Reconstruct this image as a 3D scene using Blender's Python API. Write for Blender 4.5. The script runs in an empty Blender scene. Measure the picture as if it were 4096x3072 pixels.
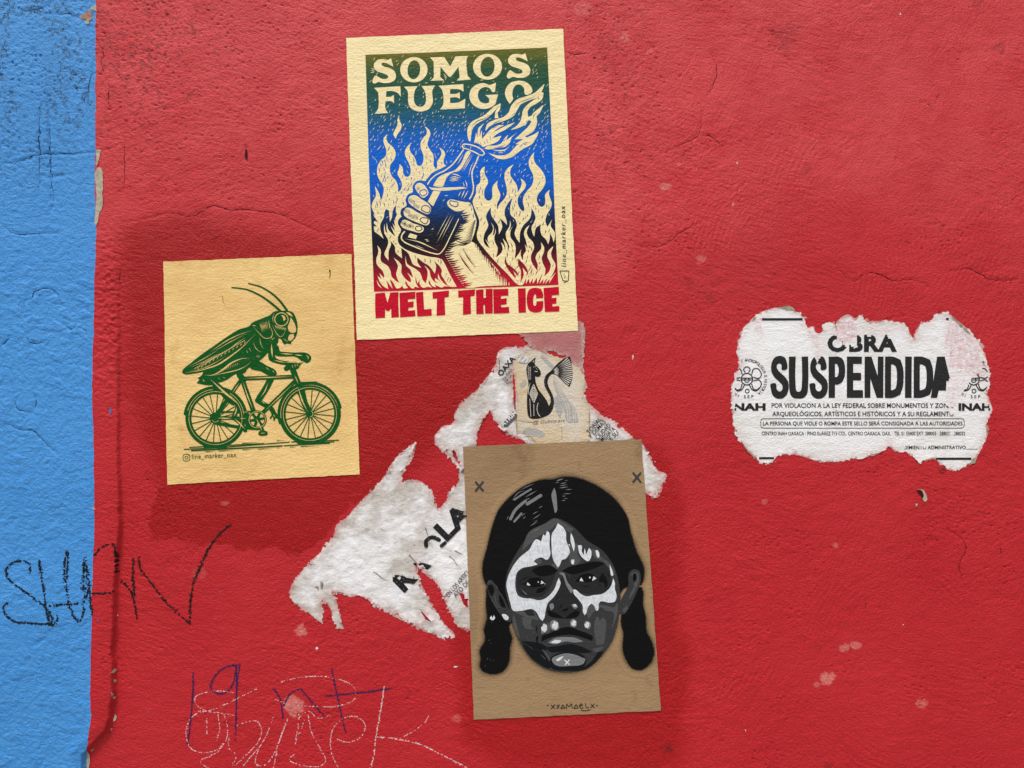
import bpy, bmesh, math, random
import numpy as np
from mathutils import Vector
from mathutils.geometry import delaunay_2d_cdt

# ------------------------------------------------------------------ camera, sky, sun, exposure
scene = bpy.context.scene
COL = scene.collection
CAM_H = 1.5          # height of the camera and of the middle of the wall section, metres
DIST = 1.45          # metres from lens to wall
cam_d = bpy.data.cameras.new('camera')
cam = bpy.data.objects.new('camera', cam_d)
COL.objects.link(cam)
cam.location = (0, -DIST, CAM_H)
cam.rotation_euler = (math.radians(90), 0, 0)
cam_d.sensor_width = 36
cam_d.angle = 2 * math.atan(1.024 / DIST)
cam_d.clip_start = 0.02
cam_d.clip_end = 2000
scene.camera = cam

SUN_EL, SUN_AZ = 66, -28          # elevation; azimuth off the wall's normal (towards the left)
world = bpy.data.worlds.new('World')
scene.world = world
world.use_nodes = True
wn = world.node_tree
for n in list(wn.nodes):
    wn.nodes.remove(n)
w_out = wn.nodes.new('ShaderNodeOutputWorld')
w_bg = wn.nodes.new('ShaderNodeBackground')
w_sky = wn.nodes.new('ShaderNodeTexSky')
w_sky.sky_type = 'NISHITA'
w_sky.sun_disc = False
w_sky.sun_elevation = math.radians(SUN_EL)
w_sky.sun_rotation = math.radians(180 - SUN_AZ)
w_sky.air_density = 1.0
w_sky.dust_density = 4.0
w_hs = wn.nodes.new('ShaderNodeHueSaturation')     # overcast: the cloud layer greys the sky
w_hs.inputs['Saturation'].default_value = 0.18
w_bg.inputs['Strength'].default_value = 0.075
wn.links.new(w_sky.outputs[0], w_hs.inputs['Color'])
wn.links.new(w_hs.outputs[0], w_bg.inputs['Color'])
wn.links.new(w_bg.outputs[0], w_out.inputs['Surface'])

sun_d = bpy.data.lights.new('sun', 'SUN')
sun_d.energy = 2.0
sun_d.angle = math.radians(16)
sun_d.color = (1.0, 0.965, 0.92)
sun = bpy.data.objects.new('sun', sun_d)
COL.objects.link(sun)
sun.location = (-2, -4, 8)
_e, _a = math.radians(SUN_EL), math.radians(SUN_AZ)
_d = Vector((math.cos(_e) * math.sin(_a), -math.cos(_e) * math.cos(_a), math.sin(_e)))
sun.rotation_euler = _d.to_track_quat('Z', 'Y').to_euler()

scene.view_settings.view_transform = 'Standard'
scene.view_settings.look = 'None'
scene.view_settings.gamma = 1
scene.view_settings.use_curve_mapping = False
scene.view_settings.exposure = 0.76

random.seed(7)
RNG = np.random.default_rng(7)

# ------------------------------------------------------------------ wall coordinates
# The wall section is 2.05 m x 1.54 m; wall units (u right, v down) are half-millimetres.
S = 0.0005
def WX(u): return (u - 2048.0) * S
def WZ(v): return CAM_H + (1536.0 - v) * S

class Frame:
    """local drawing frame on the wall: origin (u0,v0), s drawing units per wall unit"""
    def __init__(self, u0, v0, s): self.u0, self.v0, self.s = u0, v0, s
    def __call__(self, pts): return [(self.u0 + x / self.s, self.v0 + y / self.s) for x, y in pts]
    def l(self, d): return d / self.s

# ------------------------------------------------------------------ noise
def vnoise(x, y, seed=0):
    x = np.asarray(x, float); y = np.asarray(y, float)
    xi = np.floor(x); yi = np.floor(y); fx = x - xi; fy = y - yi
    fx = fx * fx * (3 - 2 * fx); fy = fy * fy * (3 - 2 * fy)
    def h(a, b):
        t = np.sin(a * 127.1 + b * 311.7 + seed * 74.7) * 43758.5453
        return t - np.floor(t)
    return (h(xi, yi) * (1 - fx) + h(xi + 1, yi) * fx) * (1 - fy) + (h(xi, yi + 1) * (1 - fx) + h(xi + 1, yi + 1) * fx) * fy
def fbm(x, y, seed=0, octv=4, gain=0.5):
    a, s, t = 1.0, 0.0, 0.0
    for k in range(octv):
        s = s + a * (vnoise(x * 2 ** k, y * 2 ** k, seed + 13 * k) - 0.5); t += a; a *= gain
    return s / t * 2

def seg_dist(px, py, pts):
    d = np.full(px.shape, 1e9)
    for (x0, y0), (x1, y1) in zip(pts[:-1], pts[1:]):
        dx, dy = x1 - x0, y1 - y0
        L = dx * dx + dy * dy + 1e-9
        t = np.clip(((px - x0) * dx + (py - y0) * dy) / L, 0, 1)
        d = np.minimum(d, (px - x0 - t * dx) ** 2 + (py - y0 - t * dy) ** 2)
    return np.sqrt(d)
def inside(px, py, poly):
    px = np.asarray(px, float); py = np.asarray(py, float)
    r = np.zeros(px.shape, bool)
    n = len(poly)
    for i in range(n):
        x0, y0 = poly[i]; x1, y1 = poly[(i + 1) % n]
        if y0 == y1: continue
        c = ((y0 > py) != (y1 > py)) & (px < (x1 - x0) * (py - y0) / (y1 - y0) + x0)
        r ^= c
    return r
def sdf(px, py, poly):
    d = seg_dist(px, py, list(poly) + [poly[0]])
    return np.where(inside(px, py, poly), d, -d)
def sdf_grid(us, vs, poly, R=60.0):
    """signed distance (clipped at R) on a regular grid: scan-line parity plus a window per edge"""
    nu, nv = len(us), len(vs)
    du, dv = us[1] - us[0], vs[1] - vs[0]
    d = np.full((nv, nu), R * R)
    par = np.zeros((nv, nu + 1), np.int32)
    n = len(poly)
    for i in range(n):
        x0, y0 = poly[i]; x1, y1 = poly[(i + 1) % n]
        ia = max(0, int((min(x0, x1) - R - us[0]) / du)); ib = min(nu, int((max(x0, x1) + R - us[0]) / du) + 2)
        ja = max(0, int((min(y0, y1) - R - vs[0]) / dv)); jb = min(nv, int((max(y0, y1) + R - vs[0]) / dv) + 2)
        if ia < ib and ja < jb:
            px = us[None, ia:ib]; py = vs[ja:jb, None]
            ex, ey = x1 - x0, y1 - y0
            L = ex * ex + ey * ey + 1e-9
            t = np.clip(((px - x0) * ex + (py - y0) * ey) / L, 0, 1)
            d[ja:jb, ia:ib] = np.minimum(d[ja:jb, ia:ib], (px - x0 - t * ex) ** 2 + (py - y0 - t * ey) ** 2)
        if y0 != y1:
            lo, hi = (y0, y1) if y0 < y1 else (y1, y0)
            j0, j1 = np.searchsorted(vs, lo, 'left'), np.searchsorted(vs, hi, 'left')
            if j1 > j0:
                rows = np.arange(j0, j1)
                xc = x0 + (x1 - x0) * (vs[rows] - y0) / (y1 - y0)
                np.add.at(par, (rows, np.searchsorted(us, xc, 'left')), 1)
    ins = (np.cumsum(par, axis=1)[:, :nu] % 2) == 1
    d = np.sqrt(d)
    return np.where(ins, d, -d)
class Field:
    """cached signed distance to an outline, looked up by interpolation"""
    def __init__(self, poly, R=60.0, step=4.0):
        A = np.array(poly); lo, hi = A.min(0) - R, A.max(0) + R
        self.us = np.arange(lo[0], hi[0], step); self.vs = np.arange(lo[1], hi[1], step); self.step = step; self.R = R
        self.d = sdf_grid(self.us, self.vs, poly, R)
    def __call__(self, u, v):
        u = np.asarray(u, float); v = np.asarray(v, float)
        x = (u - self.us[0]) / self.step; y = (v - self.vs[0]) / self.step
        out = (x < 0) | (y < 0) | (x > len(self.us) - 1.01) | (y > len(self.vs) - 1.01)
        x = np.clip(x, 0, len(self.us) - 1.01); y = np.clip(y, 0, len(self.vs) - 1.01)
        i = x.astype(int); j = y.astype(int); fx = x - i; fy = y - j; A = self.d
        r = (A[j, i] * (1 - fx) + A[j, i + 1] * fx) * (1 - fy) + (A[j + 1, i] * (1 - fx) + A[j + 1, i + 1] * fx) * fy
        return np.where(out, -self.R, r)
def sstep(a, b, x):
    t = np.clip((x - a) / (b - a), 0, 1)
    return t * t * (3 - 2 * t)

# ------------------------------------------------------------------ curves and strokes (wall units)
def smooth(pts, closed=True, sub=5, corner=95):
    """Catmull-Rom through the points; acute corners stay sharp"""
    n = len(pts)
    P = [np.array(p, float) for p in pts]
    def tang(i):
        if closed: a, b, c = P[(i - 1) % n], P[i], P[(i + 1) % n]
        else:
            if i == 0: return (P[1] - P[0]) * 0.5, (P[1] - P[0]) * 0.5
            if i == n - 1: return (P[-1] - P[-2]) * 0.5, (P[-1] - P[-2]) * 0.5
            a, b, c = P[i - 1], P[i], P[i + 1]
        u, v = b - a, c - b
        lu, lv = np.linalg.norm(u) + 1e-9, np.linalg.norm(v) + 1e-9
        ang = math.degrees(math.acos(max(-1, min(1, float(u @ v) / (lu * lv)))))
        if ang > corner: return u * 0.25, v * 0.25
        t = (u / lu + v / lv); t = t / (np.linalg.norm(t) + 1e-9)
        return t * lu * 0.85, t * lv * 0.85
    T = [tang(i) for i in range(n)]
    out = []
    m = n if closed else n - 1
    for i in range(m):
        j = (i + 1) % n
        p0, p1, m0, m1 = P[i], P[j], T[i][1], T[j][0]
        for k in range(sub):
            t = k / sub; t2 = t * t; t3 = t2 * t
            q = (2 * t3 - 3 * t2 + 1) * p0 + (t3 - 2 * t2 + t) * m0 + (-2 * t3 + 3 * t2) * p1 + (t3 - t2) * m1
            out.append((float(q[0]), float(q[1])))
    if not closed: out.append((float(P[-1][0]), float(P[-1][1])))
    return out
def resample(pts, step):
    P = np.array(pts, float)
    d = np.r_[0, np.cumsum(np.linalg.norm(np.diff(P, axis=0), axis=1))]
    n = max(2, int(d[-1] / step) + 1)
    s = np.linspace(0, d[-1], n)
    return np.c_[np.interp(s, d, P[:, 0]), np.interp(s, d, P[:, 1])], d[-1]
def ell(cx, cy, rx, ry, n=24, rot=0):
    c, s = math.cos(math.radians(rot)), math.sin(math.radians(rot))
    return [(cx + rx * math.cos(t) * c - ry * math.sin(t) * s, cy + rx * math.cos(t) * s + ry * math.sin(t) * c)
            for t in (2 * math.pi * k / n for k in range(n))]

# ------------------------------------------------------------------ the plaster relief (one height map for both walls)
M0, ST = 320, 4.0                       # margin round the photographed section, grid step (2 mm)
GU = np.arange(-M0, 4096 + M0 + ST, ST); GV = np.arange(-M0, 3072 + M0 + ST, ST)
U, V = np.meshgrid(GU, GV)
_fy = np.fft.fftfreq(U.shape[0], ST)[:, None]; _fx = np.fft.fftfreq(U.shape[1], ST)[None, :]
def band(lam_u, lam_v=None, rot=0, seed=1, lowpass=False):
    """filtered white noise, wavelengths in wall units, unit variance"""
    r = np.random.default_rng(seed).standard_normal(U.shape)
    lam_v = lam_v or lam_u
    c, s = math.cos(math.radians(rot)), math.sin(math.radians(rot))
    a = (_fx * c + _fy * s) * lam_u; b = (-_fx * s + _fy * c) * lam_v
    q = np.sqrt(a * a + b * b)
    f = np.exp(-0.5 * q * q * 1.5) if lowpass else q * np.exp(-0.5 * (q / 0.9) ** 2)
    o = np.fft.ifft2(np.fft.fft2(r) * f).real
    return (o - o.mean()) / o.std()
mm = 0.001
edge_frame = sstep(0, 250, np.minimum(np.minimum(U + M0, 4096 + M0 - U), np.minimum(V + M0, 3072 + M0 - V)))
HLOW = 1.1 * mm * band(900, 800, seed=3, lowpass=True) + 0.3 * mm * band(420, 400, seed=4, lowpass=True)

BORDER = [(383, -330), (383, 0), (381, 400), (379, 700), (384, 1000), (378, 1300), (377, 1550), (384, 1800), (389, 2000), (385, 2250),
          (378, 2500), (374, 2750), (378, 2850), (366, 2960), (348, 3010), (345, 3072), (345, 3420)]
BV = np.array([b[1] for b in BORDER], float); BU = np.array([b[0] for b in BORDER], float)
def border(v): return np.interp(v, BV, BU) + 5 * fbm(v / 70, v * 0, 5)
EDGE = [(460, 850), (478, 1250), (480, 1500), (481, 1750), (488, 2000), (487, 2150), (474, 2300), (462, 2450), (459, 2620), (463, 2760), (452, 2860),
        (430, 2915), (395, 2950), (365, 2985), (340, 3010), (330, 3420)]
EVv = np.array([e[1] for e in EDGE], float); EVu = np.array([e[0] for e in EDGE], float)
eu = np.interp(V, EVv, EVu) + 5 * fbm(V / 60, V * 0, 9)
STEPH = np.interp(V, [850, 1300, 1800, 2300, 2800, 2960, 3072], [0, 3.5, 7, 10, 12, 10, 8]) * mm
HLOW = HLOW + STEPH * (1 - sstep(-6, 6, U - eu))
HLOW += 2.0 * mm * np.exp(-((U - eu + 45) / 40) ** 2) * sstep(1400, 2200, V)

rough_l = sstep(0.5, 1.5, band(300, 220, seed=11, lowpass=True))
rough_top = np.clip(np.exp(-((U - 560) / 420) ** 2) * sstep(900, 300, V) + np.exp(-((U - 2450) / 260) ** 2) * sstep(1250, 500, V) * 0.8 + 0.75 * rough_l, 0, 1)
for cu, cv, r_, a_ in ((3140, 145, 90, 1), (3240, 290, 110, .9), (3250, 640, 70, .9), (2500, 1140, 150, .6), (2840, 1190, 80, .9), (2760, 1130, 60, .8), (4000, 195, 55, 1), (3340, 560, 90, .6), (2560, 410, 130, .7), (3640, 590, 120, .5), (2700, 420, 100, .5), (1020, 440, 150, .8), (1180, 110, 200, .9), (3620, 2830, 120, .6), (2850, 2580, 140, .5), (3880, 30, 70, .8), (2960, 2200, 130, .5), (3700, 2150, 110, .5)):
    rough_top = np.clip(rough_top + a_ * np.exp(-(((U - cu) / r_) ** 2 + ((V - cv) / (r_ * 0.7)) ** 2)) * sstep(-0.5, 0.5, fbm(U / 40, V / 40, 88, 3)), 0, 1)
rough_led = np.exp(-((U - 430) / 60) ** 2) * np.exp(-((V - 1250) / 380) ** 2)
blue_m = U < np.interp(V, BV, BU)
brush = 0
for k, (rt, su, sv) in enumerate(((8, 900, 700), (-28, 700, 900), (50, 800, 600), (-62, 700, 700), (20, 800, 800))):
    m = sstep(-0.2, 1.2, band(su, sv, seed=30 + k, lowpass=True))
    brush = brush + m * band(130, 13, rot=rt, seed=40 + k)
for cu, cv, r0, r1 in ((3160, 1080, 150, 620), (3520, 900, 200, 700), (2750, 2500, 150, 500), (3600, 2650, 200, 600)):   # sweeping trowel arcs
    rr = np.hypot(U - cu, (V - cv) * 0.85)
    w = sstep(r0, r0 + 150, rr) * sstep(r1, r1 - 250, rr) * (V > cv - 350)
    ph = rr / 3.1 + 5.0 * fbm(U / 110, V / 110, 60, 3)
    brush = brush + 2.6 * w * np.sin(ph) * np.clip(0.45 + 1.2 * fbm(U / 70, V / 70, 77, 3), 0, 1.2)
grain = band(14, 13, seed=50); grain2 = band(34, 28, seed=51); mid = band(120, 80, seed=52)
pits_n = band(24, 13, rot=6, seed=53)
HF = 0.15 * mm * grain - 0.22 * mm * np.clip(grain - 0.6, 0, 2) + 0.09 * mm * grain2 + 0.16 * mm * mid + 0.15 * mm * brush
HF -= mm * np.clip(pits_n - 1.3, 0, 1.6) * (0.42 + 1.7 * rough_top + 1.2 * rough_led)
HF += 0.25 * mm * grain2 * (rough_led * 2.2 + 0.35 * rough_top)
bl = 0.17 * mm * grain + 0.22 * mm * grain2 + 0.17 * mm * band(70, 60, seed=54) - mm * np.clip(band(19, 24, seed=55) - 1.25, 0, 1.7) * (0.3 + 2.4 * sstep(1000, 250, V) * sstep(-0.4, 0.6, band(260, 330, seed=56, lowpass=True)))
flake = sstep(0.0, 0.12, band(90, 70, seed=57) - 0.55) * np.exp(-((V - 1230) / 210) ** 2)      # lifted paint scales
flake2 = sstep(0.0, 0.15, band(140, 150, seed=58) - 0.9) * sstep(1100, 1700, V)
bl += 1.1 * mm * flake + 0.7 * mm * flake2
HF = np.where(blue_m, bl, HF)
def carve(path, width, depth):
    global HF
    p = smooth(path, closed=False, sub=4)
    us = [a for a, b in p]; vs = [b for a, b in p]
    i0, i1 = np.searchsorted(GU, [min(us) - 40, max(us) + 40]); j0, j1 = np.searchsorted(GV, [min(vs) - 40, max(vs) + 40])
    d = seg_dist(U[j0:j1, i0:i1] + 6 * fbm(U[j0:j1, i0:i1] / 18, V[j0:j1, i0:i1] / 18, 3, 2), V[j0:j1, i0:i1], p)
    HF[j0:j1, i0:i1] -= depth * np.exp(-(d / width) ** 2)
# ------------------------------------------------------------------ outlines of everything pasted on the wall (wall units)
def quad_pts(tl, tr, br, bl): return [tl, tr, br, bl]
Z1 = Frame(1360, 100, 2.212); Z2 = Frame(1360, 700, 2.212); Z3 = Frame(600, 980, 1.659); Z4 = Frame(1800, 1700, 1.3822)
Z5 = Frame(2880, 1200, 1.975); Y1 = Frame(1120, 1280, 1.257); Y2 = Frame(1900, 1280, 2.765); Y3 = Frame(0, 0, 1.6586)
Y4 = Frame(0, 1000, 1.6586); Y5 = Frame(0, 2000, 1.548); Y6 = Frame(600, 2500, 1.58); Y7 = Frame(2200, 0, 1.1667); Y8 = Frame(2500, 1800, 1.3045)
A1 = Frame(700, 1220, 3.6867); A2 = Frame(720, 1480, 3.253); A3 = Frame(1900, 1900, 2.989); A4 = Frame(1900, 2240, 2.989)
A5 = Frame(1580, 680, 4.485); A6 = Frame(1480, 440, 5.183); A7 = Frame(1880, 560, 5.531); B1 = Frame(1480, 860, 5.184)
B2 = Frame(1760, 860, 4.424); B3 = Frame(1830, 300, 2.975); OV = Frame(0, 0, 0.54)

FIRE_Q = Z1([(55, 114), (1972, 40)]) + Z2([(2105, 1378), (150, 1460)])
HOPPER_Q = Z3([(90, 112), (1335, 58), (1393, 1522), (120, 1588)])
GIRL_Q = Z4([(72, 120), (1058, 78), (1165, 1577), (132, 1628)])
TORN = Y1([(50, 1390), (75, 1310), (160, 1210), (270, 1090), (290, 1030), (350, 980), (420, 900), (500, 820), (560, 730), (620, 660), (680, 620),
    (665, 690), (620, 760), (615, 815), (660, 805), (720, 825), (765, 870), (785, 940), (800, 955), (835, 920), (850, 870), (895, 825), (905, 775),
    (890, 730), (850, 680), (790, 630), (780, 590), (810, 545), (880, 510), (880, 470), (940, 400), (1010, 330), (1080, 240), (1105, 155), (1200, 140),
    (1300, 150), (1500, 330), (1550, 420), (1620, 480), (1700, 530), (1760, 580), (1830, 640), (1900, 760), (1940, 780), (1910, 830), (1890, 885),
    (1840, 870), (1700, 800), (1300, 700), (1230, 610), (1150, 570), (1090, 510), (1055, 450), (1020, 500), (985, 590), (985, 640), (1000, 800),
    (1000, 1500), (950, 1555), (900, 1540), (860, 1470), (830, 1400), (780, 1310), (730, 1280), (690, 1230), (700, 1310), (740, 1390), (800, 1500),
    (880, 1590), (830, 1600), (740, 1560), (600, 1500), (520, 1450), (480, 1440), (430, 1390), (340, 1380), (270, 1370), (285, 1440), (320, 1550),
    (290, 1540), (250, 1440), (210, 1410), (215, 1530), (130, 1460)])
TORN_HOLES = [Y1(h) for h in ([(866, 650), (880, 655), (895, 700), (888, 715), (872, 690)], [(830, 640), (842, 652), (838, 660)], [(705, 1460), (740, 1490), (765, 1520), (730, 1500)],
    [(900, 1370), (925, 1375), (930, 1400), (945, 1400), (945, 1450), (920, 1420)], [(1168, 235), (1178, 290), (1186, 400), (1184, 470), (1174, 420), (1172, 330)],
    [(1185, 470), (1192, 500), (1186, 520)], [(905, 735), (898, 722), (885, 700), (905, 715)])]
PINK = Y1([(1195, 60), (1300, 30), (1500, 5), (1526, 18), (1528, 160), (1534, 300), (1545, 330), (1500, 385), (1420, 350), (1340, 190), (1262, 140), (1245, 118)])
PINK_HOLES = [Y1(h) for h in ([(1338, 158), (1375, 155), (1395, 172), (1440, 182), (1410, 196), (1380, 180), (1350, 172)], [(1480, 285), (1500, 300), (1512, 318), (1492, 305)])]
CATP = Y1([(1172, 212), (1190, 180), (1230, 160), (1290, 150), (1350, 172), (1400, 190), (1440, 205), (1500, 240), (1535, 300), (1532, 350), (1520, 390),
    (1550, 430), (1560, 520), (1555, 600), (1480, 640), (1300, 640), (1262, 600), (1230, 580), (1195, 565), (1192, 430), (1186, 300)])
NOTICE = Z5([(100, 920), (105, 650), (140, 550), (150, 480), (135, 430), (160, 300), (200, 210), (260, 150), (340, 100), (450, 60), (540, 65), (610, 100),
    (660, 140), (690, 220), (740, 210), (745, 262), (800, 265), (820, 190), (890, 180), (920, 240), (930, 170), (1010, 120), (1070, 150), (1100, 130),
    (1150, 175), (1300, 170), (1450, 190), (1500, 280), (1530, 310), (1580, 190), (1650, 170), (1700, 120), (1790, 105), (1850, 150), (1950, 230),
    (2050, 330), (2090, 430), (2110, 520), (2130, 620), (2110, 760), (2145, 860), (2110, 980), (2110, 1050), (2060, 1180), (2030, 1230), (1960, 1300),
    (1850, 1350), (1780, 1320), (1690, 1250), (1570, 1280), (1490, 1210), (1380, 1190), (1330, 1150), (1290, 1190), (1180, 1230), (1050, 1250),
    (900, 1275), (750, 1260), (620, 1220), (520, 1215), (440, 1240), (420, 1280), (370, 1295), (300, 1260), (210, 1170), (130, 1060)])

for poly in (FIRE_Q, HOPPER_Q, GIRL_Q, TORN, PINK, CATP, NOTICE):       # paste fills the grain under the papers
    us = [p[0] for p in poly]; vs = [p[1] for p in poly]
    i0, i1 = np.searchsorted(GU, [min(us), max(us)]); j0, j1 = np.searchsorted(GV, [min(vs), max(vs)])
    m = sdf_grid(GU[i0:i1], GV[j0:j1], poly, 8) > 0
    q = HF[j0:j1, i0:i1]
    HF[j0:j1, i0:i1] = np.where(m, np.clip(q * 0.3, -1, 0.00015), q)

CRACKS_RED = [Y3([(650, 280), (685, 350), (668, 420), (690, 500)]), Y3([(715, 520), (722, 600), (718, 680), (740, 750)]), Y3([(670, 995), (720, 985), (760, 975)]), Y3([(830, 920), (825, 1050), (822, 1180), (815, 1290)]),
    [(x * 1.0717, y * 1.0717) for x, y in ((450, 832), (560, 812), (620, 795), (720, 805), (790, 768), (850, 780), (950, 785), (1050, 800), (1110, 830), (1200, 865), (1260, 858))], Y4([(795, 130), (800, 240)]),
    Y7([(710, 520), (690, 630), (620, 670), (520, 720)]), Y7([(690, 630), (760, 640), (800, 690)]), Y7([(1340, 1250), (1420, 1310), (1470, 1275), (1530, 1280), (1600, 1310), (1690, 1305), (1760, 1340)]),
    Y7([(1850, 1270), (1960, 1255), (2050, 1300), (2140, 1310), (2190, 1300)]), Y7([(420, 1150), (520, 1150), (600, 1090), (700, 1040)]), Y7([(750, 250), (780, 330), (740, 450)]),
    Y8([(1690, 420), (1760, 460), (1780, 520), (1745, 600), (1780, 720)]), Y8([(1960, 490), (1962, 545)]), Y8([(1262, 780), (1260, 830)]), Y8([(1310, 85), (1325, 110)]), Z1([(1990, 250), (2060, 262), (2180, 260)])]
CRACKS_BLUE = [Y3([(0, 1088), (90, 1070), (180, 1048), (250, 1022), (330, 1018), (480, 1022), (560, 1012), (632, 1010)]), Y3([(615, 440), (600, 520), (575, 620), (550, 690)]),
    Y3([(0, 1480), (60, 1530), (130, 1555), (240, 1548), (380, 1545)]), Y4([(0, 1135), (70, 1155), (150, 1190), (230, 1195), (290, 1250), (370, 1330), (420, 1375)]),
    Y4([(130, 410), (140, 340), (215, 320), (235, 275), (350, 262), (400, 320), (410, 365)]), Y4([(430, 490), (480, 525), (520, 490)]), Y4([(0, 650), (45, 610), (85, 570)]), Y4([(550, 520), (590, 545)]), Y4([(180, 560), (200, 600), (240, 620), (300, 610)]),
    Y4([(125, 985), (120, 1040), (170, 1065), (230, 1080)]), Y4([(245, 975), (250, 1020), (235, 1050)]), Y3([(50, 90), (130, 100), (160, 72), (250, 60), (340, 20)]), Y3([(400, 100), (450, 92), (520, 110)]), Y3([(470, 498), (530, 480)]), Y3([(325, 740), (326, 900), (325, 1050), (335, 1200), (342, 1375), (330, 1390)]), Y3([(262, 640), (262, 800), (256, 1000), (250, 1290)])]
for c in CRACKS_RED: carve(c, 5, 0.8 * mm)
for c in CRACKS_BLUE: carve(c, 6, 1.0 * mm)
carve(Y3([(322, 640), (325, 900), (325, 1050), (335, 1200), (342, 1370)]), 7, 2.2 * mm)
carve(Y3([(262, 720), (258, 1000), (250, 1290)]), 6, 0.8 * mm); carve(Y3([(535, 1010), (548, 1100), (570, 1300)]), 6, 0.7 * mm)
carve(Y3([(330, 1170), (420, 1160), (500, 1150)]), 7, 0.9 * mm); carve(Y3([(90, 985), (88, 1060)]), 5, 0.7 * mm)
carve(Y3([(225, 330), (222, 400), (228, 450)]), 9, 1.4 * mm); carve(Y5([(235, 890), (270, 868), (300, 848)]), 7, 1.6 * mm); carve(Y5([(70, 160), (110, 110)]), 6, 1.0 * mm); carve(Y3([(520, 850), (525, 940), (540, 970)]), 9, 1.2 * mm)
carve(OV([(531, 318), (532, 345)]), 8, 2.0 * mm)
HFULL = HLOW + HF * edge_frame

def samp(A, u, v):
    u = np.asarray(u, float); v = np.asarray(v, float)
    x = np.clip((u - GU[0]) / ST, 0, A.shape[1] - 1.001); y = np.clip((v - GV[0]) / ST, 0, A.shape[0] - 1.001)
    i = x.astype(int); j = y.astype(int); fx = x - i; fy = y - j
    return (A[j, i] * (1 - fx) + A[j, i + 1] * fx) * (1 - fy) + (A[j + 1, i] * (1 - fx) + A[j + 1, i + 1] * fx) * fy

# ------------------------------------------------------------------ object helpers
def tag(o, label=None, cat=None, kind=None, group=None):
    if label: o['label'] = label
    if cat: o['category'] = cat
    if kind: o['kind'] = kind
    if group: o['group'] = group
    return o
def thing(name, label, cat, u, v):
    o = bpy.data.objects.new(name, None)
    o.empty_display_size = 0.05
    COL.objects.link(o)
    o.location = (WX(u), 0, WZ(v))
    bpy.context.view_layer.update()
    return tag(o, label, cat)
def link(name, mesh, mat, parent=None, label=None):
    o = bpy.data.objects.new(name, mesh)
    COL.objects.link(o)
    if mat: mesh.materials.append(mat)
    if parent:
        o.parent = parent
        if parent.type == 'EMPTY': o.matrix_parent_inverse = parent.matrix_basis.inverted()
    if label: o['label'] = label
    return o
def grid_mesh(name, X, Y, Z, keep=None, attrs=None, smooth_sh=True):
    nr, nc = X.shape
    co = np.c_[X.ravel(), Y.ravel(), Z.ravel()]
    idx = np.arange(nr * nc).reshape(nr, nc)
    f = np.stack([idx[:-1, :-1], idx[1:, :-1], idx[1:, 1:], idx[:-1, 1:]], -1).reshape(-1, 4)   # facing -Y for rows going down
    if keep is not None:
        f = f[keep.ravel()]
        used = np.unique(f); re = np.full(len(co), -1); re[used] = np.arange(len(used))
        co = co[used]; f = re[f]
        if attrs: attrs = {k: a.ravel()[used] for k, a in attrs.items()}
    elif attrs: attrs = {k: a.ravel() for k, a in attrs.items()}
    me = bpy.data.meshes.new(name)
    me.vertices.add(len(co)); me.vertices.foreach_set('co', co.astype(np.float32).ravel())
    me.loops.add(f.size); me.loops.foreach_set('vertex_index', f.astype(np.int32).ravel())
    me.polygons.add(len(f)); me.polygons.foreach_set('loop_start', np.arange(0, f.size, 4, dtype=np.int32))
    me.polygons.foreach_set('loop_total', np.full(len(f), 4, np.int32))
    me.update(calc_edges=True)
    if smooth_sh: me.polygons.foreach_set('use_smooth', np.ones(len(f), bool))
    for k, a in (attrs or {}).items():
        at = me.attributes.new(k, 'FLOAT', 'POINT'); at.data.foreach_set('value', a.astype(np.float32))
    return me

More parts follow.
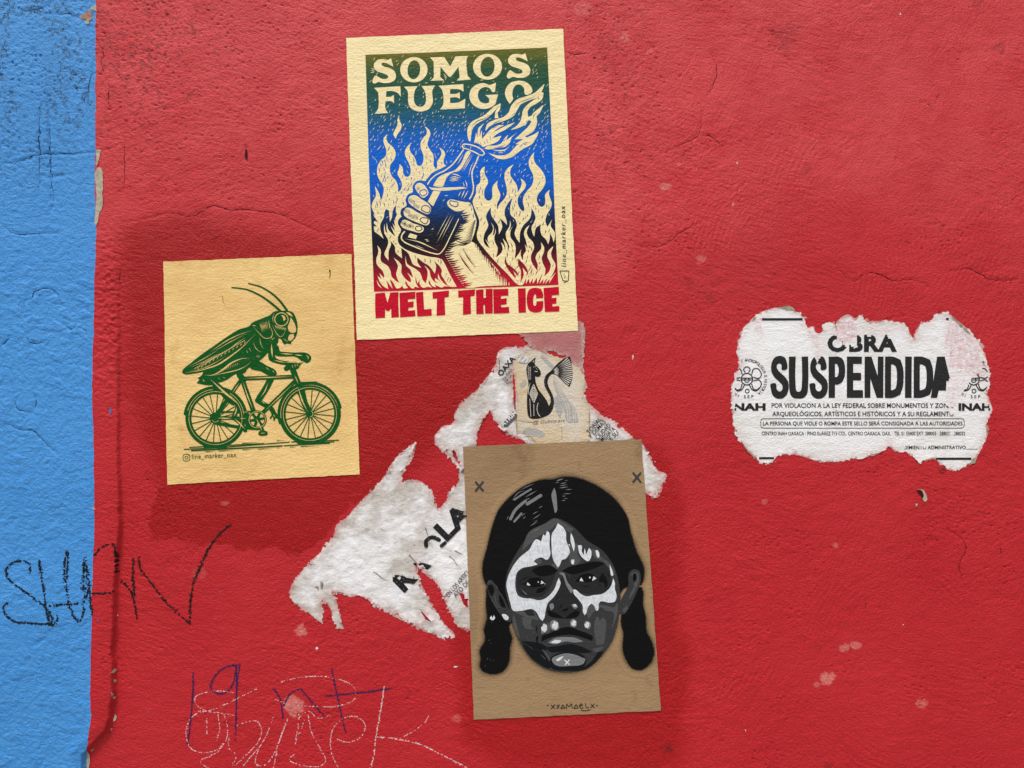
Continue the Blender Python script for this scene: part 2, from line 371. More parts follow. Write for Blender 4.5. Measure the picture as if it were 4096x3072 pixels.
class Ink:
    """flat print or paint lying on the paper or plaster: polygons and strokes in wall units, draped on the relief"""
    def __init__(self, off, full=False, lattice=30):
        self.polys = []; self.off = off; self.full = full; self.lattice = lattice; self.clipf = None
    def poly(self, pts, sm=True, sub=5, corner=95):
        p = smooth(pts, True, sub, corner) if sm else list(pts)
        try:
            r = delaunay_2d_cdt([Vector(q) for q in p], [], [list(range(len(p)))], 1, 1e-4)
            self.polys.append(([(q.x, q.y) for q in r[0]], [list(f) for f in r[2]]))
        except Exception as e: print('poly failed', e)
        return p
    def mesh2d(self, vs, fs): self.polys.append((vs, fs))
    def ring(self, outer, inner):
        n = len(outer)
        self.polys.append((list(outer) + list(inner), [[i, (i + 1) % n, n + (i + 1) % n, n + i] for i in range(n)]))
    def stroke(self, pts, w, w1=None, taper='none', closed=False, sm=True, wob=0.0):
        """w -> w1 wide; taper: none / end / start / both"""
        if sm and len(pts) > 2: pts = smooth(pts, closed, 6, 150)
        pts = list(pts)
        if closed: pts = pts + [pts[0]]
        P, L = resample(pts, max(3.0, (w if not w1 else max(w, w1)) * 0.6) if len(pts) > 2 else max(6, w * 1.5))
        n = len(P)
        T = np.gradient(P, axis=0); T /= (np.linalg.norm(T, axis=1)[:, None] + 1e-9)
        N = np.c_[-T[:, 1], T[:, 0]]
        s = np.linspace(0, 1, n)
        W = (w + ((w1 if w1 is not None else w) - w) * s) * 0.5
        if taper in ('end', 'both'): W = W * np.clip((1 - s) * (2.2 if taper == 'both' else 1.25), 0.06, 1)
        if taper in ('start', 'both'): W = W * np.clip(s * (2.2 if taper == 'both' else 1.25), 0.06, 1)
        if wob: W = W * (1 + wob * fbm(P[:, 0] / 6, P[:, 1] / 6, 21, 2))
        A = P + N * W[:, None]; B = P - N * W[:, None]
        vs = [tuple(q) for q in A] + [tuple(q) for q in B]
        fs = [[i, i + 1, n + i + 1, n + i] for i in range(n - 1)]
        if taper == 'none' and not closed and w > 5:      # round ends
            for e, d in ((0, -1), (n - 1, 1)):
                b = len(vs); c = P[e]; a0 = math.atan2(N[e][1], N[e][0])
                k = 6
                arc = [(c[0] + W[e] * math.cos(a0 - d * math.pi * j / k), c[1] + W[e] * math.sin(a0 - d * math.pi * j / k)) for j in range(1, k)]
                vs += arc
                fs.append([e] + list(range(b, b + k - 1)) + [n + e])
        self.polys.append((vs, fs))
    def flecks(self, path, width, dens=1.0, size=4.0, thr=0.0, sm=True, seed=0):
        """dry crayon or chalk: crumbs that caught on the grain"""
        r = random.Random(seed + int(path[0][0]))
        p = smooth(path, False, 6, 150) if sm and len(path) > 2 else path
        P, L = resample(p, 1.2)
        for (x, y) in P:
            for _ in range(int(dens * 3) + (r.random() < (dens * 3) % 1)):
                g = r.gauss(0, width * 0.28)
                a = r.random() * 6.28
                fx, fy = x + g * math.cos(a), y + g * math.sin(a)
                if float(fbm(np.array([fx / 5.0]), np.array([fy / 5.0]), 91, 2)[0]) < thr - 0.12 + 0.3 * abs(g) / width: continue
                k = size * (0.5 + r.random() * 0.8); b = r.random() * 3.14
                n = 5
                self.polys.append(([(fx + k * 0.5 * (0.7 + 0.6 * r.random()) * math.cos(b + 6.283 * i / n), fy + k * 0.5 * (0.7 + 0.6 * r.random()) * math.sin(b + 6.283 * i / n)) for i in range(n)], [list(range(n))]))
    def text(self, body, fmap, bold=0.0, space=1.0, slant=0.0):
        """built-in font outlines; fmap(u 0..1 along, v 0..1 cap height) -> wall units"""
        vs, fs, x0, x1 = font_mesh(body, bold, space)
        self.polys.append(([fmap((x + slant * y - x0) / (x1 - x0), y / CAP) for x, y in vs], fs))
    def line(self, body, F, x0, x1, base, cap, bold=0.0, space=1.0, base1=None, slant=0.0):
        b1 = base if base1 is None else base1
        self.text(body, lambda u, v: F([(x0 + (x1 - x0) * u, base + (b1 - base) * u - cap * v)])[0], bold, space, slant)
    def each(self, name, mat, parent, label=None, sizes=None):
        """every piece an object of its own; sizes groups consecutive polygons into one piece"""
        sizes = sizes or [1] * len(self.polys)
        i = 0; out = []
        for j, n in enumerate(sizes):
            q = Ink(self.off + (j * 5 % 17) * 0.000003, self.full, self.lattice); q.polys = self.polys[i:i + n]; q.clipf = self.clipf; i += n
            o = q.build(name, mat, parent, label)
            if o: out.append(o)
        return out
    def build(self, name, mat, parent, label=None, kind=None, attr=None):
        bm = bmesh.new()
        lo = bm.verts.layers.float.new('o')
        for k, (vs, fs) in enumerate(self.polys):
            o = self.off + (k * 7 % 23) * 0.0000025
            bv = []
            for q in vs:
                b = bm.verts.new((q[0], q[1], 0)); b[lo] = o; bv.append(b)
            for f in fs:
                try: bm.faces.new([bv[i] for i in f])
                except ValueError: pass
        if self.lattice:
            big = max((max(q[0] for q in vs) - min(q[0] for q in vs)) + (max(q[1] for q in vs) - min(q[1] for q in vs)) for vs, fs in self.polys)
            if big > 120:
                us = [v.co.x for v in bm.verts]; ws = [v.co.y for v in bm.verts]
                for ax, lo_, hi_ in ((0, min(us), max(us)), (1, min(ws), max(ws))):
                    t = math.floor(lo_ / self.lattice) * self.lattice + self.lattice * 0.37
                    while t < hi_:
                        if t > lo_:
                            nv = (1, 0, 0) if ax == 0 else (0, 1, 0)
                            bmesh.ops.bisect_plane(bm, geom=bm.verts[:] + bm.edges[:] + bm.faces[:], plane_co=(t if ax == 0 else 0, t if ax else 0, 0), plane_no=nv)
                        t += self.lattice
        if self.clipf:
            cx = np.array([f.calc_center_median()[:2] for f in bm.faces])
            ok = self.clipf(cx[:, 0], cx[:, 1])
            bmesh.ops.delete(bm, geom=[f for f, k in zip(list(bm.faces), ok) if not k], context='FACES')
        if not bm.faces: bm.free(); return None
        n = len(bm.verts)
        co = np.array([(v.co.x, v.co.y, v[lo]) for v in bm.verts])
        h = samp(HFULL if self.full else HLOW, co[:, 0], co[:, 1]) + co[:, 2]
        for v, x, z, y in zip(bm.verts, WX(co[:, 0]), WZ(co[:, 1]), h): v.co = (x, -y, z)
        bmesh.ops.recalc_face_normals(bm, faces=bm.faces[:])
        for f in bm.faces:
            if f.normal.y > 0: f.normal_flip()
        me = bpy.data.meshes.new(name)
        bm.to_mesh(me); bm.free()
        o = link(name, me, mat, parent, label)
        if kind: o['kind'] = kind
        return o

_fc = bpy.data.curves.new('lettering_source', 'FONT'); _fo = bpy.data.objects.new('lettering_source', _fc)
COL.objects.link(_fo)
_fc.resolution_u = 3
_fcache = {}
def font_mesh(body, bold=0.0, space=1.0):
    key = (body, bold, space)
    if key not in _fcache:
        _fc.body = body; _fc.offset = bold; _fc.space_character = space
        bpy.context.view_layer.update()
        me = bpy.data.meshes.new_from_object(_fo.evaluated_get(bpy.context.evaluated_depsgraph_get()))
        vs = [(v.co.x, v.co.y) for v in me.vertices]; fs = [list(p.vertices) for p in me.polygons]
        bpy.data.meshes.remove(me)
        xs = [v[0] for v in vs]
        _fcache[key] = (vs, fs, min(xs), max(xs))
    return _fcache[key]
CAP = max(v[1] for v in font_mesh('H')[0])

# ------------------------------------------------------------------ materials
def lin(r, g, b):
    return tuple((c / 12.92 if c <= 0.04045 else ((c + 0.055) / 1.055) ** 2.4) for c in (r / 255, g / 255, b / 255)) + (1,)
class NT:
    def __init__(self, name):
        self.m = bpy.data.materials.new(name); self.m.use_nodes = True
        self.t = self.m.node_tree; self.b = self.t.nodes['Principled BSDF']
        self.pos = self.n('ShaderNodeNewGeometry').outputs['Position']
    def n(self, typ, **kw):
        x = self.t.nodes.new(typ)
        for k, v in kw.items(): setattr(x, k, v)
        return x
    def lk(self, a, b): self.t.links.new(a, b)
    def noise(self, scale, sx=1, sz=1, detail=3, rough=0.55, off=0, rot=0):
        mp = self.n('ShaderNodeMapping'); mp.inputs['Scale'].default_value = (sx, 0.3, sz); mp.inputs['Location'].default_value = (off, off * 0.7, off * 1.3)
        mp.inputs['Rotation'].default_value = (0, rot, 0)
        self.lk(self.pos, mp.inputs['Vector'])
        q = self.n('ShaderNodeTexNoise'); q.inputs['Scale'].default_value = scale; q.inputs['Detail'].default_value = detail; q.inputs['Roughness'].default_value = rough
        self.lk(mp.outputs[0], q.inputs['Vector'])
        return q.outputs['Fac']
    def rng(self, sock, a, b, c=0.0, d=1.0):
        q = self.n('ShaderNodeMapRange'); q.inputs[1].default_value = a; q.inputs[2].default_value = b; q.inputs[3].default_value = c; q.inputs[4].default_value = d
        self.lk(sock, q.inputs[0]); return q.outputs[0]
    def math(self, op, a, b):
        q = self.n('ShaderNodeMath', operation=op)
        for i, v in enumerate((a, b)):
            if isinstance(v, (int, float)): q.inputs[i].default_value = v
            else: self.lk(v, q.inputs[i])
        return q.outputs[0]
    def mix(self, fac, a, b):
        q = self.n('ShaderNodeMix', data_type='RGBA')
        if isinstance(fac, (int, float)): q.inputs[0].default_value = fac
        else: self.lk(fac, q.inputs[0])
        for i, v in ((6, a), (7, b)):
            if isinstance(v, tuple): q.inputs[i].default_value = v
            else: self.lk(v, q.inputs[i])
        return q.outputs[2]
    def attr(self, name):
        q = self.n('ShaderNodeAttribute'); q.attribute_name = name; return q.outputs['Fac']
    def bump(self, sock, dist, strength=1.0, normal=None):
        q = self.n('ShaderNodeBump'); q.inputs['Strength'].default_value = strength; q.inputs['Distance'].default_value = dist
        self.lk(sock, q.inputs['Height'])
        if normal: self.lk(normal, q.inputs['Normal'])
        return q.outputs[0]
    def fin(self, col, rough=0.6, spec=0.3, normal=None):
        if isinstance(col, tuple): self.b.inputs['Base Color'].default_value = col
        else: self.lk(col, self.b.inputs['Base Color'])
        if isinstance(rough, (int, float)): self.b.inputs['Roughness'].default_value = rough
        else: self.lk(rough, self.b.inputs['Roughness'])
        self.b.inputs['Specular IOR Level'].default_value = spec
        if normal: self.lk(normal, self.b.inputs['Normal'])
        return self.m
PAPER_BUMP = 1.0
def paper_bump(t, k=1.0):
    a = t.noise(30, 1, 2.2, 3, 0.5, 3)           # cockled paste lines
    b = t.noise(210, 0.8, 1.2, 3, 0.6, 1)         # plaster grain telegraphing through
    n = t.bump(a, 0.0013 * k * PAPER_BUMP, 1.0)
    n = t.bump(b, 0.0012 * k * PAPER_BUMP, 1.0, n)
    return n
def paper_mat(name, col, stain, stain2=None, amt=0.5, k=1.0, rough=0.55):
    t = NT(name)
    s = t.rng(t.noise(7, 1, 1.3, 5, 0.6, 2), 0.42, 0.72, 0, amt)
    c = t.mix(s, col, stain)
    f = t.rng(t.noise(220, 1, 0.6, 2, 0.5, 6), 0.35, 0.7, 0, 0.22)
    c = t.mix(f, c, tuple(x * 0.82 for x in col[:3]) + (1,))
    if stain2: c = t.mix(t.rng(t.noise(16, 1, 0.8, 4, 0.65, 9), 0.58, 0.74, 0, 0.55), c, stain2)
    return t.fin(c, rough, 0.28, paper_bump(t, k))
def ink_mat(name, col, rough=0.5, spec=0.14, wear=None, wamt=0.25, k=1.0):
    t = NT(name)
    c = t.mix(t.rng(t.noise(90, 1, 1.5, 3, 0.6, 4), 0.3, 0.75, 0, 0.35), col, tuple(x * 0.72 for x in col[:3]) + (1,))
    if wear: c = t.mix(t.rng(t.noise(330, 1, 1, 2, 0.5, 8), 0.62, 0.74, 0, wamt), c, wear)
    return t.fin(c, rough, spec, paper_bump(t, k))
def plain_mat(name, col, rough=0.8, col2=None, scale=200):
    t = NT(name)
    c = t.mix(t.rng(t.noise(scale, 1, 1, 3), 0.35, 0.7), col, col2 or tuple(x * 0.6 for x in col[:3]) + (1,))
    return t.fin(c, rough, 0.2, t.bump(t.noise(500, 1, 1, 3), 0.0008))

# ------------------------------------------------------------------ walls
def wall_grid(side):
    far_v = [-2664, -1800, -1100, -700, -500]; far_b = [3600, 3900, 4300, 4536]
    vv = np.r_[far_v, GV, far_b]
    bu = np.where((vv < -330) | (vv > 3420), np.interp(vv, BV, BU), border(vv))
    if side == 'red':
        t = np.r_[np.linspace(0, 1, int((4096 + M0 - 380) / ST)), ]
        uu = bu[:, None] + (GU[-1] - bu)[:, None] * t[None, :]
        uu = np.c_[uu, np.repeat(np.array([[4700, 5600, 8000, 14048]], float), len(vv), 0)]
    else:
        t = np.linspace(0, 1, int((380 + M0) / ST))
        uu = GU[0] + (bu - GU[0])[:, None] * t[None, :]
        uu = np.c_[np.repeat(np.array([[-9952, -5000, -1500, -600]], float), len(vv), 0), uu]
    vv2 = np.repeat(vv[:, None], uu.shape[1], 1)
    return uu, vv2
uu, vv = wall_grid('red')
FRESH = [OV(p) for p in ([(262, 500), (330, 470), (420, 455), (560, 500), (700, 540), (765, 560), (780, 735), (1090, 745), (1090, 860), (980, 940), (860, 1050), (760, 1090), (700, 1160),
    (648, 1205), (600, 1188), (560, 1192), (500, 1178), (420, 1172), (332, 1165), (325, 1100), (350, 1040), (300, 940), (262, 800)],
    [(1390, 960), (1455, 985), (1475, 1100), (1470, 1300), (1490, 1460), (1478, 1659), (1100, 1659), (1010, 1600), (985, 1500), (990, 1330), (1010, 1000)])]
def soft_mask(poly, u, v, soft, amp, nscale, seed):
    out = np.zeros(u.shape)
    us = [p[0] for p in poly]; vs = [p[1] for p in poly]
    m = (u > min(us) - 250) & (u < max(us) + 250) & (v > min(vs) - 250) & (v < max(vs) + 250)
    if soft < 10: soft = np.where(v[m] > 1950, soft, 75.0)      # cut in crisply along the foot, feathered out above
    d = Field(poly, 240, 12)(u[m], v[m]) + amp * fbm(u[m] / nscale, v[m] / nscale, seed, 4)
    out[m] = sstep(-soft, soft, d)
    return out
fresh = np.maximum(soft_mask(FRESH[0], uu, vv, 6, 26, 50, 3), 0.75 * soft_mask(FRESH[1], uu, vv, 45, 40, 90, 4))
pale = np.zeros(uu.shape)
SPOTS = [(*Y8([(1146, 1033)])[0], 22, 17, .8), (*Y8([(1207, 1020)])[0], 23, 17, .8), (*Y8([(1050, 1190)])[0], 32, 26, 1), (*Y8([(998, 1222)])[0], 13, 13, .6), (*Y8([(1548, 1322)])[0], 24, 19, .6), (*Y8([(730, 270)])[0], 14, 12, .5),
    (*Y8([(1098, 500)])[0], 14, 12, .5), (*Y6([(955, 35)])[0], 24, 24, .9), (*Y6([(912, 510)])[0], 42, 42, 1), (*Y6([(1940, 590)])[0], 20, 16, .4), (*Y7([(535, 872)])[0], 22, 18, .7), (*Y7([(700, 1208)])[0], 24, 18, .55),
    (*Y7([(348, 178)])[0], 20, 18, .5), (*Y7([(465, 242)])[0], 15, 10, .5), (*Y7([(600, 768)])[0], 10, 8, .5), (*Y7([(852, 957)])[0], 7, 7, .9), (*Y5([(1390, 20)])[0], 18, 10, .5), (*Y5([(1240, 450)])[0], 30, 24, .2), (*Y7([(150, 40)])[0], 40, 30, .35)]
for cu, cv, ru, rv, a in SPOTS:
    m = (abs(uu - cu) < 90) & (abs(vv - cv) < 90)
    d = np.hypot((uu[m] - cu) / ru, (vv[m] - cv) / rv) + 0.45 * fbm(uu[m] / 12, vv[m] / 12, 8, 3)
    pale[m] = np.maximum(pale[m], a * (1 - sstep(0.75, 1.1, d)) * (0.55 + 0.6 * vnoise(uu[m] / 5, vv[m] / 5, 5)))
bleach_sheen = 0.8 * soft_mask(OV([(1225, 40), (1290, 70), (1370, 260), (1400, 420), (1360, 560), (1300, 640), (1255, 600), (1225, 300)]), uu, vv, 110, 90, 200, 12)  # pinkish sheen beside the fire poster put into the paint colour, with paste residue
bleach_sheen = np.maximum(bleach_sheen, 0.45 * soft_mask(OV([(210, 0), (480, 0), (700, 160), (640, 330), (420, 380), (215, 480)]), uu, vv, 140, 120, 260, 13))
fade = sstep(1500, 300, vv + 350 * fbm(uu / 420, vv / 300, 14, 4)) * 0.62      # sun-bleached upper paint
bleach_sheen = np.maximum(bleach_sheen, fade)
stain = np.zeros(uu.shape)
for cu, cv, r, a in ((*Y8([(222, 1550)])[0], 26, .8), (*Y8([(1657, 105)])[0], 14, .9), (*Y8([(1060, 1645)])[0], 20, .5), (*Y7([(1200, 795)])[0], 30, .35), (*Y7([(1100, 170)])[0], 55, .35), (*Y7([(2100, 225)])[0], 30, .4), (*Y7([(745, 1390)])[0], 30, .35), (*Y7([(650, 1320)])[0], 26, .3), (*Y3([(730, 270)])[0], 45, .3), (*Y7([(2000, 5)])[0], 30, .4)):
    m = (abs(uu - cu) < 140) & (abs(vv - cv) < 140)
    d = np.hypot((uu[m] - cu) / r, (vv[m] - cv) / r) + 0.9 * fbm(uu[m] / 15, vv[m] / 15, 18, 4)
    stain[m] = np.maximum(stain[m], a * (1 - sstep(0.4, 1.2, d)))
# dirt crumbs of their own on the weathered upper part
spk = fbm(uu / 11, vv / 11, 33, 3) + 0.25 * fbm(uu / 60, vv / 60, 35, 2)
wz = np.clip(np.exp(-((uu - 560) / 450) ** 2) * sstep(950, 200, vv) + 0.7 * np.exp(-((uu - 2450) / 220) ** 2) * sstep(1300, 400, vv) + 0.02, 0, 1)
stain = np.maximum(stain, 0.7 * wz * sstep(0.42 - 0.3 * wz, 0.66 - 0.3 * wz, spk))
me = grid_mesh('red_wall', WX(uu), -samp(HFULL, uu, vv), WZ(vv), attrs={'fresh': fresh, 'pale': pale, 'bleach_sheen': bleach_sheen, 'stain': stain})
t = NT('red_paint')
RED = lin(191, 36, 43); RED2 = lin(180, 25, 35)
c = t.mix(t.rng(t.noise(5, 1, 1, 4, 0.6), 0.3, 0.7), RED, RED2)
c = t.mix(t.rng(t.noise(38, 1, 1.4, 4, 0.65, 5), 0.35, 0.75, 0, 0.22), c, lin(168, 24, 34))
c = t.mix(t.math('MULTIPLY', t.attr('bleach_sheen'), t.rng(t.noise(14, 1, 1, 5, 0.65, 2), 0.3, 0.6, 0.25, 0.8)), c, lin(218, 82, 86))
c = t.mix(t.math('MULTIPLY', t.attr('fresh'), 0.92), c, lin(158, 0, 4))
c = t.mix(t.math('MULTIPLY', t.attr('pale'), 0.42), c, lin(232, 170, 160))
c = t.mix(t.math('MULTIPLY', t.attr('stain'), t.rng(t.noise(330, 1, 1, 3, 0.7, 12), 0.4, 0.58, 0.15, 1.0)), c, lin(78, 10, 16))
fine = t.bump(t.rng(t.noise(300, 1, 1, 3, 0.6), 0.3, 0.55), 0.0009, 1.0)
M_RED = t.fin(c, t.rng(t.attr('fresh'), 0, 1, 0.5, 0.42), 0.28, fine)
red_wall = tag(link('red_wall', me, M_RED), 'rough red painted plaster wall carrying the pasted posters', 'wall')

uu, vv = wall_grid('blue')
n1 = fbm(uu / 11, vv / 15, 44, 4); zone = sstep(1050, 200, vv) * sstep(-0.25, 0.2, fbm(uu / 130, vv / 170, 45, 3))
stain = 0.95 * sstep(-0.05, 0.25, n1 + 0.35 * (zone - 0.9)) * zone
stain = np.maximum(stain, 0.4 * sstep(0.5, 0.7, fbm(uu / 12, vv / 12, 46, 3)) * (0.3 + 0.7 * zone))
drip = np.exp(-((uu - 196 - 3 * fbm(vv / 40, uu * 0, 4)) / 26) ** 2) * sstep(180, 260, vv) * sstep(560, 330, vv) * 0.4
stain = np.maximum(stain, drip * (0.6 + 0.8 * n1))
me = grid_mesh('blue_wall', WX(uu), -samp(HFULL, uu, vv), WZ(vv), attrs={'stain': stain})
t = NT('blue_paint')
c = t.mix(t.rng(t.noise(6, 1, 1, 4, 0.6), 0.3, 0.7), lin(66, 143, 213), lin(58, 134, 206))
c = t.mix(t.rng(t.noise(45, 1, 1.2, 4, 0.65, 5), 0.35, 0.75, 0, 0.35), c, lin(78, 150, 212))
c = t.mix(t.math('MULTIPLY', t.attr('stain'), t.rng(t.noise(300, 1, 0.8, 3, 0.7, 12), 0.44, 0.56, 0.05, 1.0)), c, lin(26, 44, 62))
fine = t.bump(t.rng(t.noise(270, 1, 1, 3, 0.6), 0.3, 0.55), 0.0008, 1.0)
fine = t.bump(t.noise(120, 1, 1.1, 3, 0.6, 7), 0.0005, 1.0, fine)
M_BLUE = t.fin(c, 0.55, 0.3, fine)
blue_wall = tag(link('blue_wall', me, M_BLUE), 'flaking sky blue plaster wall beside the red one', 'wall')

M_MASON = plain_mat('masonry', lin(150, 140, 125))
def box_mesh(name, x0, x1, y0, y1, z0, z1):
    bm = bmesh.new()
    for x in (x0, x1):
        for y in (y0, y1):
            for z in (z0, z1): bm.verts.new((x, y, z))
    bm.verts.ensure_lookup_table()
    for f in ((0, 1, 3, 2), (4, 6, 7, 5), (0, 4, 5, 1), (2, 3, 7, 6), (0, 2, 6, 4), (1, 5, 7, 3)): bm.faces.new([bm.verts[i] for i in f])
    me = bpy.data.meshes.new(name); bm.to_mesh(me); bm.free(); return me
xb = WX(380)
link('masonry_core', box_mesh('masonry_core', xb + 0.004, 6.0, 0.03, 0.32, 0.0, 3.6), M_MASON, red_wall)
link('masonry_core', box_mesh('masonry_core', -6.0, xb - 0.004, 0.03, 0.32, 0.0, 3.6), M_MASON, blue_wall)
bm = bmesh.new()
for q in ((-400, -400), (400, -400), (400, 400), (-400, 400)): bm.verts.new((q[0], q[1], -0.004))
bm.faces.new(bm.verts[:])
me = bpy.data.meshes.new('pavement'); bm.to_mesh(me); bm.free()
tag(link('pavement', me, plain_mat('paving', lin(150, 146, 140), 0.85, lin(120, 116, 110), 30)), 'grey stone paving of the street before the wall', None, 'structure')
# ------------------------------------------------------------------ papers
def poster_sheet(q, off, parent, mat, seed=0, lift=None):
    w = math.dist(q[0], q[1]); h = math.dist(q[0], q[3])
    ni, nj = int(w / 9), int(h / 9)
    s, t_ = np.meshgrid(np.linspace(0, 1, ni), np.linspace(0, 1, nj))
    A = np.array(q, float)
    P = ((1 - s) * (1 - t_))[..., None] * A[0] + (s * (1 - t_))[..., None] * A[1] + (s * t_)[..., None] * A[2] + ((1 - s) * t_)[..., None] * A[3]
    u, v = P[..., 0], P[..., 1]
    e = np.minimum(np.minimum(s, 1 - s) * w, np.minimum(t_, 1 - t_) * h)
    em = np.exp(-e / 4)
    u = u + em * 1.8 * fbm(v / 30, u / 200, seed + 1, 3); v = v + em * 1.8 * fbm(u / 30, v / 200, seed + 2, 3)
    hgt = samp(HLOW, u, v) + off + 0.00025 * np.exp(-e / 14) * np.clip(fbm(u / 60, v / 60, seed, 3) + 0.4, 0, 1)
    if lift is not None: hgt = hgt + lift(s, t_, e)
    me = grid_mesh('paper', WX(u), -hgt, WZ(v))
    return link('paper', me, mat, parent)

F_GIRL, F_FIRE = Field(GIRL_Q), Field(FIRE_Q)
def torn_sheet(poly, holes, off, parent, mat, step=3.0, amp=12.0, nscale=26.0, seed=0, curl=0.0012, thinf=None, hard=None, name='paper', thick=0.0003, under=()):
    us = [p[0] for p in poly]; vs = [p[1] for p in poly]
    gu, gv = np.arange(min(us) - 24, max(us) + 24, step), np.arange(min(vs) - 24, max(vs) + 24, step)
    u, v = np.meshgrid(gu, gv)
    d = sdf_grid(gu, gv, smooth(poly, True, 3, 110), 80)
    flat = 1 - np.maximum(sstep(-14, 4, F_GIRL(u, v)), sstep(-14, 4, F_FIRE(u, v)))      # pressed flat under the posters on top
    for f_ in under: flat = flat * (1 - sstep(-14, 4, f_(u, v)))
    fib = amp * (1.1 * fbm(u / nscale, v / nscale, seed, 3, 0.6) + 0.8 * fbm(u / 7, v / 9, seed + 3, 2))
    if hard is not None: fib = fib * (1 - 0.85 * hard(u, v))
    d = d + fib
    for hpoly in holes:
        m = (u > min(p[0] for p in hpoly) - 20) & (u < max(p[0] for p in hpoly) + 20) & (v > min(p[1] for p in hpoly) - 20) & (v < max(p[1] for p in hpoly) + 20)
        d[m] = np.minimum(d[m], -(sdf(u[m], v[m], hpoly) + 3 * fbm(u[m] / 8, v[m] / 8, seed, 2)))
    dc = 0.25 * (d[:-1, :-1] + d[1:, :-1] + d[1:, 1:] + d[:-1, 1:])
    hg = samp(HLOW, u, v) + off + flat * curl * np.exp(-np.clip(d, 0, 99) / 9) * np.clip(fbm(u / 40, v / 40, seed + 7, 3) + 0.15, 0, 1)
    hg = hg + flat * (thick * fbm(u / 30, v / 24, seed + 9, 4) * sstep(0, 12, d) + 0.5 * thick * sstep(0, 10, d))
    thin = np.exp(-np.clip(d, 0, 200) / 13.0) * np.clip(0.65 + 0.9 * fbm(u / 30, v / 30, seed + 11, 3), 0, 1)
    if thinf is not None: thin = np.maximum(thin, thinf(u, v))
    thin = np.clip(thin, 0, 1)
    me = grid_mesh(name, WX(u), -hg, WZ(v), keep=dc > 0, attrs={'thin': thin, 'edge': np.exp(-np.clip(d, 0, 300) / 22)})
    return link(name, me, mat, parent)
def torn_mat(name, col, grime, thin_col, gamt=0.5, k=1.0):
    t = NT(name)
    g = t.rng(t.noise(13, 1, 1, 6, 0.7, 4), 0.44, 0.62, 0, gamt)
    c = t.mix(g, col, grime)
    c = t.mix(t.math('MULTIPLY', t.attr('edge'), t.rng(t.noise(40, 1, 1, 5, 0.7, 7), 0.36, 0.62, 0, 0.9)), c, grime)
    c = t.mix(t.rng(t.noise(160, 1, 0.7, 3, 0.6, 6), 0.4, 0.75, 0, 0.18), c, tuple(x * 0.72 for x in col[:3]) + (1,))
    f = t.math('MULTIPLY', t.attr('thin'), t.rng(t.noise(120, 1, 1, 4, 0.7, 2), 0.36, 0.62))
    c = t.mix(f, c, thin_col)
    return t.fin(c, 0.75, 0.12, paper_bump(t, k))

OFF_TORN, OFF_PINK, OFF_CAT, OFF_POST = 0.00035, 0.0007, 0.0010, 0.0014

# ---------------- large torn white notice
torn = thing('torn_notice', 'large ragged remnant of torn white notice behind the portrait poster', 'torn paper', *Y1([(450, 1500)])[0])
M_TORN = torn_mat('torn_white_paper', lin(230, 230, 233), lin(166, 158, 142), lin(208, 140, 142), 0.7, 0.7)
def hard_torn(u, v):
    du = np.array(Y1([(50, 1390), (215, 1530)]), float)
    return (1 - sstep(10, 40, seg_dist(u, v, [tuple(du[0]), tuple(du[1])])))
torn_sheet(TORN, TORN_HOLES, OFF_TORN, torn, M_TORN, 3.0, 12, 26, 5, 0.0034, hard=hard_torn, thick=0.0011, under=(Field(CATP), Field(PINK)))
M_FRINGE = torn_mat('paper_fibre', lin(206, 172, 170), lin(176, 120, 118), lin(190, 96, 98), 0.6, 0.6)
def fringe(poly, parent, seed, grow=5.0, amp=26):
    A = np.array(poly); c = A.mean(0)
    us = np.arange(A[:, 0].min() - 30, A[:, 0].max() + 30, 3.0); vs = np.arange(A[:, 1].min() - 30, A[:, 1].max() + 30, 3.0)
    u, v = np.meshgrid(us, vs)
    d = sdf_grid(us, vs, smooth(poly, True, 3, 110), 60)
    e = d + grow * fbm(u / 60, v / 60, seed + 1, 2) + amp * fbm(u / 8, v / 8, seed, 3) * sstep(-0.2, 0.5, fbm(u / 45, v / 45, seed + 2, 3))
    mc = lambda z: 0.25 * (z[:-1, :-1] + z[1:, :-1] + z[1:, 1:] + z[:-1, 1:])
    keep = (mc(e) > -2) & (mc(d) > -22) & (mc(d) < 9) & (mc(F_GIRL(u, v)) < -2) & (mc(F_FIRE(u, v)) < -2)
    h = np.maximum(samp(HLOW, u, v) + 0.0002, samp(HFULL, u, v) + 0.00015)
    o = link('paper_fibre', grid_mesh('paper_fibre', WX(u), -h, WZ(v), keep=keep, attrs={'thin': np.clip(-d / 16, 0, 1), 'edge': np.clip(-d / 20, 0, 1)}), M_FRINGE, parent, 'pinkish torn paper fibres left along the edge')
    o['kind'] = 'stuff'
fringe(TORN, torn, 301)
M_BLACKTX = ink_mat('black_print', lin(24, 24, 26), 0.5, 0.25, lin(200, 200, 200), 0.5)
M_GREYTX = ink_mat('grey_print', lin(92, 92, 94), 0.5, 0.25, lin(190, 190, 188), 0.5)
F_TORN = Field(TORN)
def on_torn(u, v): return (F_TORN(u, v) > 6) & (F_GIRL(u, v) < -2) & ~inside(u, v, TORN_HOLES[4])
def slanted(k, body, x0, y0, x1, y1, cap, bold=0.0, F=Y1, space=1.0):
    a = math.atan2(y1 - y0, x1 - x0)
    k.text(body, lambda u, v: F([(x0 + (x1 - x0) * u + math.sin(a) * cap * v, y0 + (y1 - y0) * u - math.cos(a) * cap * v)])[0], bold, space)
k = Ink(OFF_TORN + 0.0015, lattice=14)
slanted(k, 'LA', 838, 1112, 975, 975, 92, 0.045)
k.stroke(Y1([(735, 1135), (735, 1110), (765, 1092), (800, 1105)]), 16, sm=True); k.stroke(Y1([(812, 1135), (830, 1120)]), 14)
